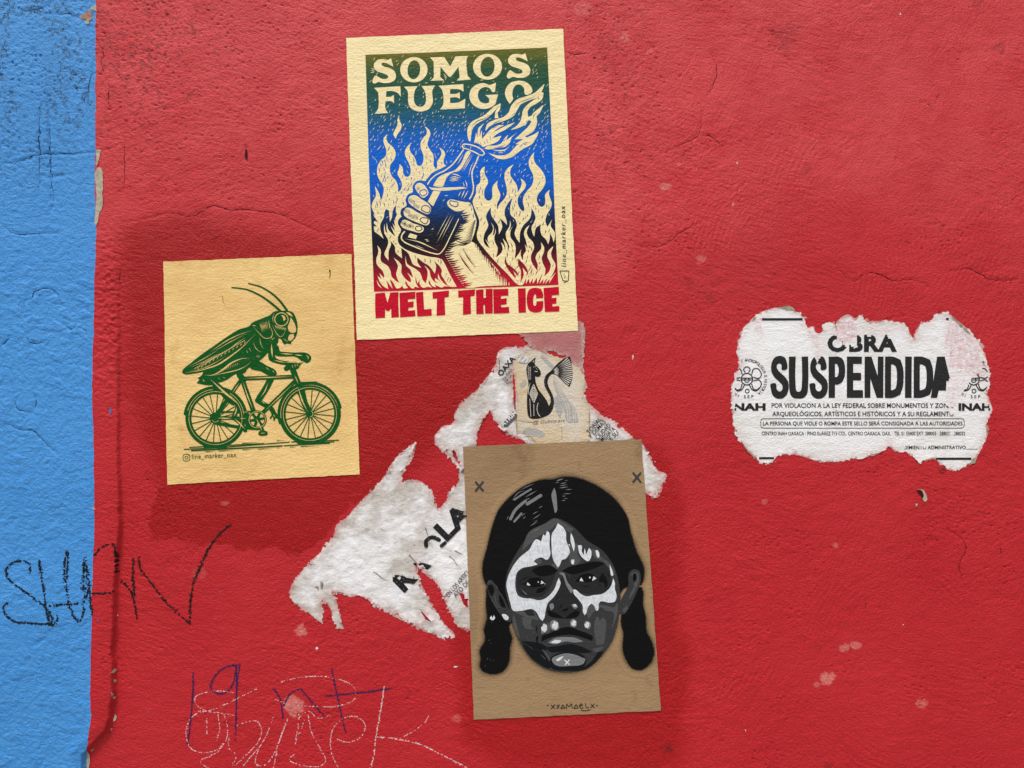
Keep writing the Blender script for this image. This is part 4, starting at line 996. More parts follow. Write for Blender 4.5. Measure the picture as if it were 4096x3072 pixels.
k = Ink(O2, lattice=30)          # flames round the fist
cut(k, A6([(610, 112), (575, 200), (575, 310), (520, 430), (490, 510), (540, 607), (570, 520), (640, 420), (660, 330), (610, 200)]))
LEFT = A6([(370, 507), (290, 590), (290, 690), (340, 830), (330, 960), (220, 1060), (160, 1180), (150, 1320), (190, 1440), (262, 1550), (290, 1640)]) + Z2([(378, 190), (362, 232), (350, 170), (310, 98), (318, 190), (290, 240), (282, 290), (310, 350)])
LEFT += B1([(75, -20), (90, 30), (180, 160), (95, 130), (80, 165), (155, 240), (80, 235), (95, 340), (200, 420), (285, 495), (215, 300), (215, 200), (290, 40), (300, -40), (330, -120), (390, -90), (402, 0), (415, 145), (455, 50), (470, -60), (500, -150), (545, -200), (540, -60), (560, -10), (520, 90), (540, 132), (498, 95), (525, 250), (470, 175), (520, 345), (430, 225), (525, 450), (440, 370), (375, 290), (350, 150), (342, 280), (365, 385), (320, 330), (303, 180), (290, 280), (300, 380), (375, 520), (370, 620), (305, 770), (300, 830), (385, 945), (385, 750), (437, 600), (415, 530), (515, 650), (530, 780), (665, 895), (645, 680), (790, 790), (850, 930), (890, 1020), (1065, 1095), (985, 980), (980, 880), (1100, 980), (1220, 1050), (1345, 1215), (1370, 1050), (1325, 950), (1450, 1070), (1490, 1150), (1480, 1240), (1540, 1340), (1640, 1480), (1800, 1490), (1650, 1220), (1520, 960), (1480, 915), (1200, 860), (900, 780), (700, 690), (590, 580), (580, 450), (645, 315), (580, 180), (590, 110), (660, 40)])
LEFT += A5([(130, 850), (100, 800), (120, 700), (210, 640), (190, 540), (240, 440), (320, 400), (318, 300), (370, 220), (450, 190), (555, 200)])
LEFT += A6([(1160, 1470), (1200, 1420), (1280, 1320), (1370, 1270), (1500, 1210), (1582, 1165), (1540, 1130), (1528, 1050), (1562, 930), (1530, 850), (1438, 788), (1487, 900), (1450, 1000), (1395, 1080), (1395, 1190), (1370, 1240), (1320, 1150), (1327, 1040), (1310, 930), (1230, 810), (1195, 720), (1220, 620), (1257, 500), (1220, 410), (1138, 348), (1178, 430), (1180, 500), (1100, 600), (1052, 700), (1060, 810), (1112, 960), (1110, 1060), (1070, 1150), (1020, 1170), (975, 1140), (960, 1070), (920, 980), (840, 870), (825, 780), (872, 678), (760, 790), (725, 900), (760, 1010), (820, 1130), (848, 1250), (838, 1340), (790, 1392), (740, 1385), (693, 1320), (682, 1200), (618, 1128), (610, 1210), (573, 1330), (620, 1420), (667, 1540), (640, 1659), (585, 1712), (582, 1580), (540, 1470), (450, 1370), (413, 1250), (430, 1140), (510, 1030), (537, 900), (480, 780), (380, 690), (342, 600)])
cut(k, LEFT, sub=4)
cut(k, B1([(150, 630), (220, 720), (225, 950), (370, 1060), (420, 1150), (450, 1280), (530, 1360), (605, 1410), (545, 1250), (545, 1190), (580, 1060), (490, 885), (600, 970), (650, 1040), (650, 1200), (740, 1330), (838, 1400), (850, 1340), (770, 1195), (890, 1300), (840, 1140), (745, 1040), (735, 845), (770, 1010), (930, 1110), (1040, 1200), (1090, 1340), (1155, 1420), (1190, 1280), (1190, 1150), (1125, 1045), (1230, 1150), (1260, 1280), (1330, 1380), (1410, 1420), (1350, 1360), (1350, 1305), (1480, 1400), (1410, 1310), (1415, 1215), (1460, 1330), (1560, 1440), (1640, 1490), (1540, 1480), (1500, 1505), (1340, 1440), (1370, 1500), (1290, 1470), (1222, 1340), (1218, 1420), (1290, 1510), (1200, 1490), (1100, 1510), (1030, 1430), (1035, 1330), (985, 1420), (942, 1270), (950, 1400), (1010, 1510), (930, 1490), (900, 1525), (800, 1460), (740, 1360), (730, 1420), (790, 1510), (700, 1520), (650, 1400), (618, 1328), (660, 1470), (560, 1525), (480, 1400), (408, 1328), (430, 1400), (470, 1530), (400, 1440), (338, 1350), (380, 1535), (280, 1480), (210, 1400), (155, 1260), (240, 1330), (190, 1200), (285, 1305), (295, 1270), (260, 1160), (140, 1020), (130, 920), (175, 750)]), sub=4)
k.stroke(B1([(140, 1350), (180, 1450), (250, 1525)]), 5, taper='both')
RIGHT = A7([(60, 1365), (130, 1200), (150, 1020), (220, 950), (235, 850), (230, 700), (270, 630), (332, 593), (320, 680), (330, 770), (390, 880), (397, 960), (330, 1090), (313, 1200), (330, 1290), (400, 1347), (460, 1332), (497, 1260), (490, 1100), (520, 1000), (617, 903), (600, 1010), (630, 1110), (670, 1200), (660, 1290), (600, 1420), (600, 1557), (650, 1430), (740, 1330), (800, 1240), (817, 1120), (790, 970), (763, 850), (770, 740), (850, 620), (972, 546), (900, 650), (893, 790), (950, 880), (1030, 1000), (1050, 1080), (1050, 1168), (1110, 1080), (1145, 960), (1118, 858), (1200, 920), (1237, 990), (1210, 1080), (1110, 1200), (1058, 1300), (1060, 1420), (1110, 1530), (1180, 1592), (1203, 1530), (1170, 1390), (1180, 1270), (1250, 1150), (1360, 1020), (1402, 900), (1390, 770), (1310, 600), (1303, 450), (1422, 278), (1405, 400), (1450, 530), (1560, 650), (1650, 800), (1668, 950), (1610, 1080), (1500, 1220), (1477, 1340), (1520, 1440), (1590, 1487), (1650, 1440), (1667, 1360), (1660, 1220), (1762, 1103), (1745, 1200), (1770, 1290), (1807, 1400), (1790, 1500)])
RIGHT += B2([(1890, 0), (1865, 120), (1900, 212), (1987, 78), (1955, 190), (2030, 310), (2035, 390), (2010, 487), (1985, 400), (1945, 323), (1940, 430), (1915, 522), (1870, 430), (1800, 360), (1775, 260), (1782, 173), (1700, 230), (1668, 387), (1635, 320), (1620, 220), (1660, 140), (1690, 60), (1665, -40), (1619, -117), (1610, 0), (1580, 80), (1480, 180), (1420, 300), (1410, 492), (1360, 430), (1320, 330), (1362, 180), (1330, 80), (1251, 0), (1243, -143), (1287, -306), (1200, -200), (1150, -100), (1145, 0), (1175, 90), (1185, 180), (1130, 120), (1050, 53), (1085, 130), (1100, 220), (1042, 347), (1030, 200), (960, 90), (905, 0), (903, -133), (830, -20), (815, 40), (855, 190), (790, 330), (770, 450), (800, 530), (880, 592), (800, 423), (890, 545), (845, 450), (850, 390), (920, 310), (940, 230), (903, 138), (950, 210), (930, 380), (972, 320), (975, 238), (987, 300), (960, 400), (975, 490), (1020, 580), (1015, 660), (990, 757), (1080, 680), (1110, 600), (1075, 483), (1130, 540), (1150, 625), (1155, 560), (1110, 418), (1190, 520), (1200, 655), (1225, 560), (1180, 440), (1165, 320), (1230, 200), (1240, 93), (1255, 180), (1215, 310), (1292, 193), (1245, 300), (1250, 400), (1320, 500), (1340, 600), (1320, 782), (1400, 680), (1440, 603), (1425, 700), (1465, 807), (1480, 700), (1520, 640), (1500, 523), (1545, 582), (1520, 450), (1485, 340), (1510, 250), (1587, 178), (1535, 300), (1560, 390), (1640, 480), (1665, 580), (1610, 720), (1620, 830), (1720, 988), (1730, 880), (1690, 760), (1720, 680), (1790, 600), (1785, 483), (1840, 570), (1840, 650), (1800, 760), (1820, 860), (1865, 960), (1845, 1083), (1930, 1000), (1960, 880), (1900, 740), (1910, 650), (2007, 553), (1965, 680), (1980, 760), (2040, 870), (2035, 950), (1990, 1050), (1940, 1132), (2047, 1018), (1980, 1130), (1930, 1212), (1940, 1132), (1860, 1222), (1910, 1098), (1820, 1222), (1832, 1128), (1760, 1222), (1812, 1028), (1720, 1222), (1716, 1108), (1640, 1222), (1642, 1118), (1590, 1217), (1572, 1128), (1520, 1222), (1522, 1113), (1460, 1240), (1390, 1240), (1200, 1050), (1000, 850), (800, 620), (660, 420), (655, 330), (690, 200), (695, 100), (659, 0)])
cut(k, RIGHT, sub=4)
k.each('printed_flames', M_CUT, fire)

k = Ink(O2, lattice=30)          # bottle
k.stroke(Z1([(1092, 1062), (1130, 1060), (1200, 1078), (1262, 1115), (1277, 1145), (1255, 1158), (1190, 1128), (1120, 1100), (1088, 1090)]), 4.6, closed=True)
k.stroke(Z1([(1095, 1105), (1050, 1170), (1000, 1235), (930, 1290), (850, 1330), (800, 1375), (775, 1415)]), 5, taper='none')
k.stroke(Z1([(1228, 1162), (1200, 1230), (1170, 1300), (1172, 1370), (1182, 1440), (1170, 1500), (1145, 1545)]), 5)
cut(k, A6([(2030, 860), (2095, 880), (1980, 1090), (1900, 1220), (1850, 1270), (1700, 1310), (1600, 1400), (1560, 1480), (1510, 1590), (1310, 1580), (1390, 1440), (1470, 1370), (1640, 1300), (1770, 1250), (1900, 1100)]))
for q, w in (([(2115, 900), (2010, 1090), (1900, 1280)], 3), ([(2140, 920), (2040, 1100), (1930, 1290)], 3), ([(1940, 920), (1870, 1040), (1800, 1160)], 2.2), ([(1680, 1330), (1800, 1350), (1900, 1395)], 4), ([(1680, 1380), (1800, 1400), (1890, 1420)], 4), ([(1650, 1400), (1760, 1430), (1860, 1445)], 4), ([(1650, 1430), (1750, 1460), (1840, 1480)], 4), ([(1640, 1460), (1750, 1490)], 3), ([(2170, 1060), (2100, 1180), (2040, 1420)], 2.6)):
    k.stroke(A6(q), w, taper='both')
k.poly(A5([(610, 310), (700, 325), (850, 320), (1050, 316), (1210, 312), (1300, 335), (1200, 345), (900, 375), (650, 352)])); k.stroke(A5([(1255, 180), (1285, 250), (1295, 330)]), 3.4, taper='both'); k.stroke(A5([(1225, 220), (1245, 315)]), 3, taper='both')
k.poly(A5([(690, 380), (820, 390), (685, 655), (590, 570)]), False)
k.stroke(A5([(1145, 878), (1000, 1180), (835, 1475), (780, 1510), (700, 1500), (520, 1445), (350, 1375), (160, 1285), (115, 1225), (130, 1155), (178, 1100)]), 3.4, 5.2)
for q, w in (([(970, 780), (740, 1200)], 2), ([(1020, 795), (880, 1060), (750, 1310)], 3), ([(1065, 800), (830, 1250)], 2), ([(180, 1235), (430, 1290), (600, 1365), (770, 1450)], 4.5), ([(355, 1345), (525, 1415)], 2), ([(1185, 380), (1135, 490)], 3), ([(1255, 360), (1190, 510)], 4), ([(1320, 360), (1230, 530)], 3.4), ([(885, 468), (955, 460)], 2.5), ([(900, 530), (855, 565)], 2.5), ([(870, 595), (835, 625)], 2.5), ([(855, 645), (820, 670)], 2.5), ([(840, 685), (795, 712)], 2.5), ([(710, 970), (680, 990)], 2.4), ([(710, 1010), (668, 1030)], 2.4), ([(700, 1050), (650, 1070)], 2.4), ([(690, 1095), (665, 1100)], 2.4), ([(620, 1155), (670, 1150)], 2.4), ([(530, 1245), (600, 1255)], 3), ([(550, 1270), (620, 1278)], 3), ([(730, 1360), (775, 1385)], 3), ([(765, 1330), (800, 1365)], 3), ([(920, 1170), (940, 1200)], 3), ([(965, 1100), (980, 1130)], 3)):
    k.stroke(A5(q), w, taper='both')
k.poly(A5([(270, 1135), (400, 1175), (375, 1240), (230, 1205)]), False)
k.build('printed_bottle', M_CUT, fire, 'outlined glass bottle with a burning neck', 'stuff')

k = Ink(O2, lattice=30)          # fist and forearm
FING = [[(360, 300), (400, 250), (470, 240), (530, 280), (590, 370), (602, 420), (570, 470), (520, 502), (480, 495), (440, 440), (390, 380)],
        [(245, 510), (280, 470), (370, 460), (480, 530), (600, 610), (645, 680), (640, 750), (590, 795), (510, 770), (400, 710), (300, 640), (250, 590)],
        [(155, 750), (190, 690), (250, 680), (400, 760), (570, 850), (625, 910), (610, 970), (560, 995), (470, 970), (300, 900), (180, 830)],
        [(103, 950), (140, 900), (200, 898), (330, 960), (480, 1010), (517, 1050), (500, 1100), (440, 1127), (330, 1100), (150, 1040), (110, 1000)]]
for f_ in FING: cut(k, A5(f_))
PALM = A5([(935, 590), (960, 550), (1010, 533), (1130, 558), (1250, 578), (1340, 590), (1390, 660), (1420, 780), (1462, 900), (1448, 1040), (1420, 1150), (1390, 1230), (1372, 1285)]) + B2([(640, 520), (700, 600), (760, 680), (830, 760), (960, 900), (1060, 1030), (1085, 1110), (1090, 1250), (800, 1260), (430, 1275), (350, 1165), (300, 1100), (260, 1030), (230, 960), (170, 860), (130, 790), (95, 705)]) + A5([(910, 1480), (960, 1390), (1000, 1310), (1060, 1230), (1090, 1140), (1140, 1050), (1180, 960), (1240, 910), (1215, 850), (1190, 800), (1250, 735), (1180, 755), (1080, 740), (1000, 692), (950, 640)])
cut(k, PALM, corner=70)
for q in ([(1090, 1250), (1088, 1110)], [(1115, 1250), (1112, 1085)], [(1145, 1250), (1140, 1100)], [(1175, 1248), (1165, 1120)], [(1222, 1245), (1218, 1180)]): k.stroke(B2(q), 4, taper='end')
arm_ = k.polys[5:]; k.polys = k.polys[:5]; k.each('finger', M_CUT, fire, None, [1, 1, 1, 1]); k.polys = k.polys[4:] + arm_; palm_o = k.build('forearm', M_CUT, fire, 'thumb, palm and forearm gripping the bottle')

k = Ink(O3, lattice=30)          # dark cuts: nails, hatching, flame grain
for n_ in ([(445, 400), (520, 357), (575, 390), (560, 440), (490, 468)], [(500, 652), (560, 640), (630, 690), (600, 770), (530, 750), (475, 712)], [(480, 862), (592, 882), (580, 940), (550, 970), (480, 932), (450, 900)]):
    k.stroke(A5(n_), 3.6, closed=True, sm=True)
k.stroke(A5(ell(425, 1050, 60, 44, 16)), 3.6, closed=True); k.stroke(A5([(990, 560), (1060, 572), (1130, 590), (1110, 660), (1040, 650), (1000, 630)]), 3.6, closed=True)
for q in ([(400, 300), (375, 345)], [(425, 300), (390, 360)], [(450, 315), (405, 375)], [(520, 255), (460, 235)]): k.stroke(A5(q), 3, taper='both')
for (x, y), n_ in (((265, 590), 5), ((345, 680), 5), ((175, 770), 5), ((255, 860), 5), ((345, 880), 4), ((120, 985), 4), ((170, 1020), 6), ((270, 1040), 4)):
    for j in range(n_): k.stroke(A5([(x + j * 20, y + j * 9), (x + j * 20 - 8 + 2 * j, y + j * 9 - 42), (x + j * 20 + 18, y + j * 9 - 88)]), 2.6, taper='both')
# hatching along the inner palm edge
edge_l = A5([(1190, 800), (1215, 850), (1240, 910), (1180, 960), (1140, 1050), (1090, 1140), (1060, 1230), (1000, 1310), (960, 1390), (910, 1480)]) + B2([(95, 705), (130, 790), (170, 860), (230, 960), (260, 1030), (300, 1100), (350, 1165), (420, 1270)])
P_, L_ = resample(edge_l, 9.5)
for i, (x, y) in enumerate(P_):
    w_ = 26 + 10 * math.sin(i * 1.7) + (i / len(P_)) * 8
    k.poly([(x - 4, y - 4.2), (x + w_ * 0.5, y - 4.6 - 2), (x + w_, y - 9), (x + w_ * 0.5, y - 1.0), (x - 4, y + 1.2)], sub=2)
for j in range(13):       # heel of the palm, right side
    x, y = 1445 - j * 6.5, 900 + j * 32
    k.stroke(A5([(x, y), (x - 45 - 4 * j, y + 45), (x - 75 - 9 * j, y + 58 + j)]), 3.4, taper='end')
for q in ([(1350, 600), (1370, 680)], [(1325, 600), (1345, 660)], [(1380, 680), (1370, 740)], [(1270, 610), (1280, 640)], [(1400, 770), (1410, 880)], [(1290, 700), (1180, 745), (1080, 730)]): k.stroke(A5(q), 3.2, taper='both')
for q, w in (([(1060, 1350), (1200, 1330), (1330, 1300), (1380, 1270)], 5), ([(1100, 1365), (1240, 1350), (1360, 1310)], 3.5), ([(1040, 1240), (1180, 1300), (1340, 1260)], 4.5), ([(1060, 1180), (1150, 1250), (1260, 1260)], 3.6)): k.stroke(A5(q), w, taper='both')
for (x0, y0, x1, y1, w) in ((330, 690, 590, 1052, 7.0), (400, 605, 632, 945, 4.6)):
    k.stroke(B2([(x0, y0), ((x0 + x1) / 2 - 10, (y0 + y1) / 2), (x1, y1)]), w, w * 0.6, taper='both', wob=0.3)
    for j in range(16):
        s_ = j / 16; x, y = x0 + (x1 - x0) * s_, y0 + (y1 - y0) * s_
        k.stroke(B2([(x, y + 6), (x + 26, y - 22)]), 2.4, taper='end')
for j in range(12):       # hatching on the outer forearm
    x, y = 600 + j * 40, 470 + j * 52
    k.stroke(B2([(x + 30, y + 10), (x + 26, y + 70), (x + 34 - j, y + 125 + 6 * j)]), 3.6, taper='end')
    k.stroke(B2([(x + 52, y + 40), (x + 54, y + 120)]), 2.6, taper='both')
for q in ([(700, 600), (760, 690), (830, 790)], [(860, 790), (900, 870), (920, 960)], [(905, 850), (940, 960)], [(950, 900), (1000, 1020), (1010, 1150)], [(1010, 970), (1050, 1070), (1055, 1200)]): k.stroke(B2(q), 4, taper='both')
rr_ = random.Random(5)
for _ in range(40): x, y = rr_.uniform(420, 1000), rr_.uniform(900, 1230); k.stroke(B2([(x, y), (x + rr_.uniform(-8, 8), y + 22)]), 2.6, taper='both')
for q in ([(1160, 728), (1145, 840), (1200, 960), (1330, 1122), (1330, 1080), (1290, 980), (1390, 1097), (1370, 1020), (1280, 930), (1190, 860)], [(1385, 773), (1380, 870), (1430, 990), (1425, 1167), (1480, 1080), (1460, 930), (1560, 1052), (1550, 980), (1490, 880)], [(1595, 878), (1625, 950), (1590, 1112), (1622, 1040), (1632, 950)]): k.poly(B2(q))
for q in ([(165, 690), (180, 610), (230, 560), (330, 520), (400, 465)], [(400, 640), (440, 580), (540, 545)], [(670, 400), (720, 345), (800, 310), (900, 275), (950, 230)], [(900, 540), (905, 490), (940, 455)], [(960, 270), (965, 310)], [(640, 500), (690, 450)], [(740, 855), (800, 815), (860, 800)], [(215, 790), (225, 830)], [(240, 790), (250, 835)], [(270, 800), (285, 845)], [(310, 790), (330, 830)], [(345, 760), (360, 820)], [(385, 720), (395, 790)], [(420, 640), (470, 620)], [(430, 870), (520, 860), (580, 820)], [(540, 800), (580, 760)], [(785, 560), (800, 540)], [(820, 580), (830, 545)]): k.stroke(B3(q), 2.8, taper='both')
for q in ([(730, 390), (780, 380)], [(860, 355), (905, 340)], [(955, 280), (1000, 235)], [(1085, 165), (1160, 130)], [(1180, 120), (1260, 95)], [(1290, 80), (1335, 65)]): k.stroke(A7(q), 3.4, taper='both')
pts_ = []
polysL = [smooth(LEFT, True, 2), smooth(RIGHT, True, 2)]
for pi, pl in enumerate(polysL):
    A_ = np.array(pl); lo_, hi_ = A_.min(0), A_.max(0); fld = Field(pl, 20, 3)
    n = 0; tries = 0
    while n < (80 if pi == 0 else 90) and tries < 6000:
        tries += 1
        x, y = rr_.uniform(lo_[0], hi_[0]), rr_.uniform(lo_[1], hi_[1])
        if float(fld(x, y)) < 7.5: continue
        if min([9e9] + [abs(x - a) + 0.5 * abs(y - b) for a, b in pts_]) < 10: continue
        a = math.radians(90 + 22 * math.sin(y / 28 + pi)); ln = rr_.uniform(4, 15)
        k.stroke([(x - ln * math.cos(a), y - ln * math.sin(a)), (x + ln * 0.1, y), (x + ln * math.cos(a + .2), y + ln * math.sin(a + .2))], rr_.uniform(2.2, 4.0), taper='both')
        pts_.append((x, y)); n += 1
k.build('dark_hatching', M_ROLL, fire, 'dark carved hatching in flames, fingers and forearm', 'stuff')

k = Ink(O2, lattice=0)           # small cream gouge marks in the sky of the print
rr_ = random.Random(11); n = 0; tries = 0; pts_ = []; flds = [Field(s_, 12, 3) for s_ in shapes]
while n < 300 and tries < 9000:
    tries += 1
    x, y = rr_.uniform(1472, 2205), rr_.uniform(225, 900)
    fx = 1462 + (y - 220) * 0.034
    if not (fx + 8 < x < fx + 722): continue
    if y < 440 and rr_.random() < 0.55: continue
    if y > 640 and rr_.random() < 0.45: continue
    xa, ya = np.array([x]), np.array([y])
    if any(float(f_(x, y)) > -6.5 for f_ in flds): continue
    if inside(xa, ya, A6([(1160, 1480), (1600, 1200), (1950, 760), (2300, 820), (2200, 1100), (2250, 1700), (800, 1700)]))[0] and rr_.random() < 0.97: continue
    if inside(xa, ya, A5([(-50, 300), (500, 150), (1400, 100), (1500, 700), (1500, 1700), (0, 1500)]))[0]: continue
    if min([9e9] + [math.hypot(x - a, y - b) for a, b in pts_]) < 9.5: continue
    a = math.radians(-58 + rr_.uniform(-14, 14)) if y < 620 else math.radians(-80 + 40 * math.sin(x / 22))
    ln = rr_.uniform(4, 9)
    b_ = rr_.uniform(-.25, .25)
    k.stroke([(x - ln * math.cos(a - b_), y - ln * math.sin(a - b_)), (x, y), (x + ln * math.cos(a + b_), y + ln * math.sin(a + b_))], rr_.uniform(1.5, 2.7), taper='both')
    pts_.append((x, y)); n += 1
for q in ([(270, 405), (310, 412)], [(270, 425), (308, 420)], [(275, 385), (312, 402)], [(915, 435), (950, 470)], [(920, 455), (945, 478)], [(985, 478), (1000, 462)], [(750, 518), (780, 515)], [(850, 515), (875, 513)], [(930, 512), (955, 511)], [(985, 514), (1015, 512)], [(1240, 495), (1270, 492)], [(1330, 495), (1355, 500)]): k.stroke(Z1(q), 3, taper='both')
k.build('gouge_marks', M_CUT, field, kind='stuff')

k = Ink(O2, lattice=30)
for L in ([(312, 1048), (395, 1040), (420, 1130), (445, 1040), (518, 1036), (515, 1110), (522, 1258), (455, 1262), (452, 1180), (432, 1205), (408, 1200), (400, 1180), (398, 1262), (315, 1267), (310, 1150)],
    [(525, 1043), (665, 1032), (667, 1095), (600, 1100), (602, 1125), (652, 1118), (650, 1170), (605, 1175), (605, 1200), (665, 1195), (668, 1250), (533, 1260)], [(670, 1040), (735, 1032), (745, 1190), (810, 1185), (812, 1245), (685, 1253)],
    [(818, 1038), (965, 1022), (962, 1078), (925, 1085), (932, 1240), (855, 1245), (858, 1092), (820, 1095)], [(1045, 1025), (1195, 1013), (1192, 1070), (1155, 1075), (1160, 1230), (1088, 1238), (1090, 1082), (1048, 1085)],
    [(1203, 1018), (1270, 1012), (1270, 1090), (1290, 1088), (1290, 1010), (1350, 1008), (1352, 1225), (1285, 1228), (1282, 1150), (1268, 1150), (1272, 1230), (1207, 1233)], [(1355, 1012), (1488, 1008), (1490, 1068), (1425, 1072), (1425, 1098), (1475, 1090), (1473, 1145), (1425, 1150), (1428, 1172), (1495, 1168), (1498, 1222), (1360, 1228)],
    [(1573, 1005), (1642, 1003), (1645, 1218), (1580, 1220)], [(1655, 1060), (1675, 1015), (1730, 998), (1780, 1010), (1798, 1060), (1795, 1090), (1735, 1092), (1733, 1060), (1722, 1055), (1712, 1080), (1712, 1150), (1722, 1160), (1735, 1150), (1738, 1120), (1797, 1115), (1798, 1165), (1780, 1205), (1725, 1218), (1675, 1200), (1655, 1150)],
    [(1800, 1000), (1935, 990), (1938, 1060), (1875, 1065), (1875, 1090), (1915, 1085), (1913, 1138), (1878, 1142), (1880, 1165), (1940, 1158), (1940, 1208), (1812, 1212)]):
    k.poly(Z2(L), sub=3, corner=55)
k.each('slogan_letter', M_CRIM, fire)
k = Ink(O2, lattice=0)
M_PEN = ink_mat('black_pen', lin(26, 24, 24), 0.5, 0.3)
k.text('line_marker_oax', lambda u, v: Z2([(2000 - 46 * v * 0.9 - 10 * u, 812 - 535 * u)])[0], 0.006, 1.25, 0.12)
k.stroke(Z2([(1945, 850), (2025, 850), (2018, 940), (1972, 935)]), 3, closed=True, sm=False); k.stroke(Z2([(1985, 880), (1978, 882)]), 3, sm=False); k.stroke(Z2([(1988, 905), (1995, 890), (1985, 915)]), 2.4); k.stroke(Z2([(2005, 945), (1978, 953)]), 2.6, sm=False)
k.build('handwritten_signature', M_PEN, fire, 'vertical black pen signature with small square face')

# ---------------- grasshopper poster
hop = thing('grasshopper_poster', 'yellowed paper poster with green grasshopper riding a bicycle', 'poster', *Z3([(750, 1555)])[0])
YEL = lin(232, 198, 132)
M_HOPP = paper_mat('yellowed_paper', YEL, lin(206, 160, 90), lin(196, 146, 80), 0.6, 1.0)
poster_sheet(HOPPER_Q, OFF_POST - 0.0004, hop, M_HOPP, 13)
OH = OFF_POST - 0.0004 + 0.0004
M_GRN = ink_mat('green_ink', lin(6, 82, 28), 0.5, 0.14, lin(50, 104, 70), 0.25)
M_YCUT = ink_mat('yellow_paper_cut', lin(222, 186, 120), 0.55, 0.28)
k = Ink(OH, lattice=30)          # insect body
k.poly(A1([(115, 990), (250, 850), (400, 730), (600, 590), (800, 450), (950, 360), (1100, 310), (1130, 270), (1280, 200), (1400, 150), (1460, 100), (1560, 85), (1660, 85), (1740, 110), (1785, 190), (1808, 300), (1800, 420), (1770, 490), (1715, 550), (1715, 580), (1690, 575), (1640, 570), (1620, 585), (1590, 555), (1560, 500), (1530, 495), (1525, 540), (1500, 590), (1480, 650), (1380, 700), (1300, 780), (1240, 830), (1130, 900), (1060, 960), (1040, 1000), (900, 1020), (780, 1100), (680, 1140), (600, 1150), (560, 1180), (380, 1165), (330, 1150), (375, 1100), (345, 1080), (400, 1040), (430, 985), (300, 1010), (150, 1020)]))
k.poly(A1([(1390, 560), (1450, 580), (1480, 760), (1500, 790), (1650, 830), (1780, 840), (1832, 880), (1832, 920), (1780, 950), (1700, 930), (1680, 960), (1620, 970), (1605, 930), (1640, 890), (1460, 850), (1390, 810), (1375, 690)]))
k.poly(A1([(1480, 600), (1520, 600), (1550, 680), (1620, 690), (1740, 700), (1950, 710), (2008, 770), (1990, 830), (1940, 857), (1900, 840), (1840, 895), (1815, 860), (1870, 830), (1800, 775), (1760, 760), (1600, 760), (1480, 740), (1460, 680)]))
k.poly(A1([(1240, 830), (1350, 890), (1480, 960), (1500, 1000), (1495, 1030), (1390, 1040), (1270, 980), (1110, 925), (1130, 870)]))
k.stroke(Z3([(540, 282), (640, 295), (740, 340), (810, 390), (868, 440)]), 5, 10); k.stroke(Z3([(652, 255), (740, 280), (820, 330), (870, 380), (912, 438)]), 5, 10)
hop_fig = k.build('grasshopper_figure', M_GRN, hop, 'green grasshopper leaning over the handlebar')
k = Ink(OH + 0.00006, lattice=30)   # bicycle
RW, FW = (470, 625), (1690, 572)
def circ(c, r, n=60): return A2(ell(c[0], c[1], r, r, n))
def arcp(c, r, a0, a1, n=30): return A2([(c[0] + r * math.cos(math.radians(a0 + (a1 - a0) * i / n)), c[1] + r * math.sin(math.radians(a0 + (a1 - a0) * i / n))) for i in range(n + 1)])
k.ring(circ(RW, 390), circ(RW, 312)); k.ring(circ(FW, 402), circ(FW, 316))
k.stroke(arcp(RW, 398, 188, 345), 11, sm=False); k.stroke(arcp(FW, 405, 163, 348), 10, sm=False); k.stroke(A2([(1560, 168), (1770, 164)]), 9)
k.poly(circ(RW, 74, 24), False); k.poly(circ(FW, 54, 24), False)
for c, r in ((RW, 330), (FW, 330)):
    for j in range(20):
        a = math.radians(j * 18 + 5); b = a + (0.10 if j % 2 else -0.10)
        k.stroke(A2([(c[0] + 40 * math.cos(b), c[1] + 40 * math.sin(b)), (c[0] + r * math.cos(a), c[1] + r * math.sin(a))]), 3.6, sm=False)
for q, w in (([(830, 112), (1470, 88)], 52), ([(815, 120), (960, 530)], 62), ([(1490, 150), (1090, 545)], 52), ([(800, 130), (500, 560)], 50), ([(1455, -40), (1540, 190)], 78), ([(1545, 180), (1600, 380), (1680, 560)], 84),
             ([(500, 548), (930, 540)], 24), ([(480, 625), (900, 625)], 44), ([(480, 690), (640, 720), (800, 745), (1020, 762)], 42), ([(780, 60), (830, 130)], 80), ([(770, 20), (850, 0)], 44),
             ([(385, 110), (600, 300), (780, 455)], 78), ([(560, 300), (640, 390), (700, 430)], 60), ([(775, 455), (745, 520), (705, 625)], 60), ([(705, 620), (790, 690), (855, 785)], 52), ([(1190, 100), (1120, 240), (1035, 370)], 84), ([(1010, 395), (1100, 450), (1190, 500), (1220, 560), (1245, 600)], 62),
             ([(1230, 580), (1275, 625)], 26), ([(1225, 590), (1228, 648)], 24), ([(1210, 580), (1180, 625)], 22), ([(1005, 640), (1080, 800)], 56), ([(870, 560), (890, 740)], 60)):
    k.stroke(A2(q), w / 3.253)
k.poly(A2([(1030, 805), (1050, 793), (1120, 793), (1141, 805), (1138, 845), (1110, 853), (1045, 853), (1026, 840)])); k.poly(circ((1010, 645), 122, 36), False)
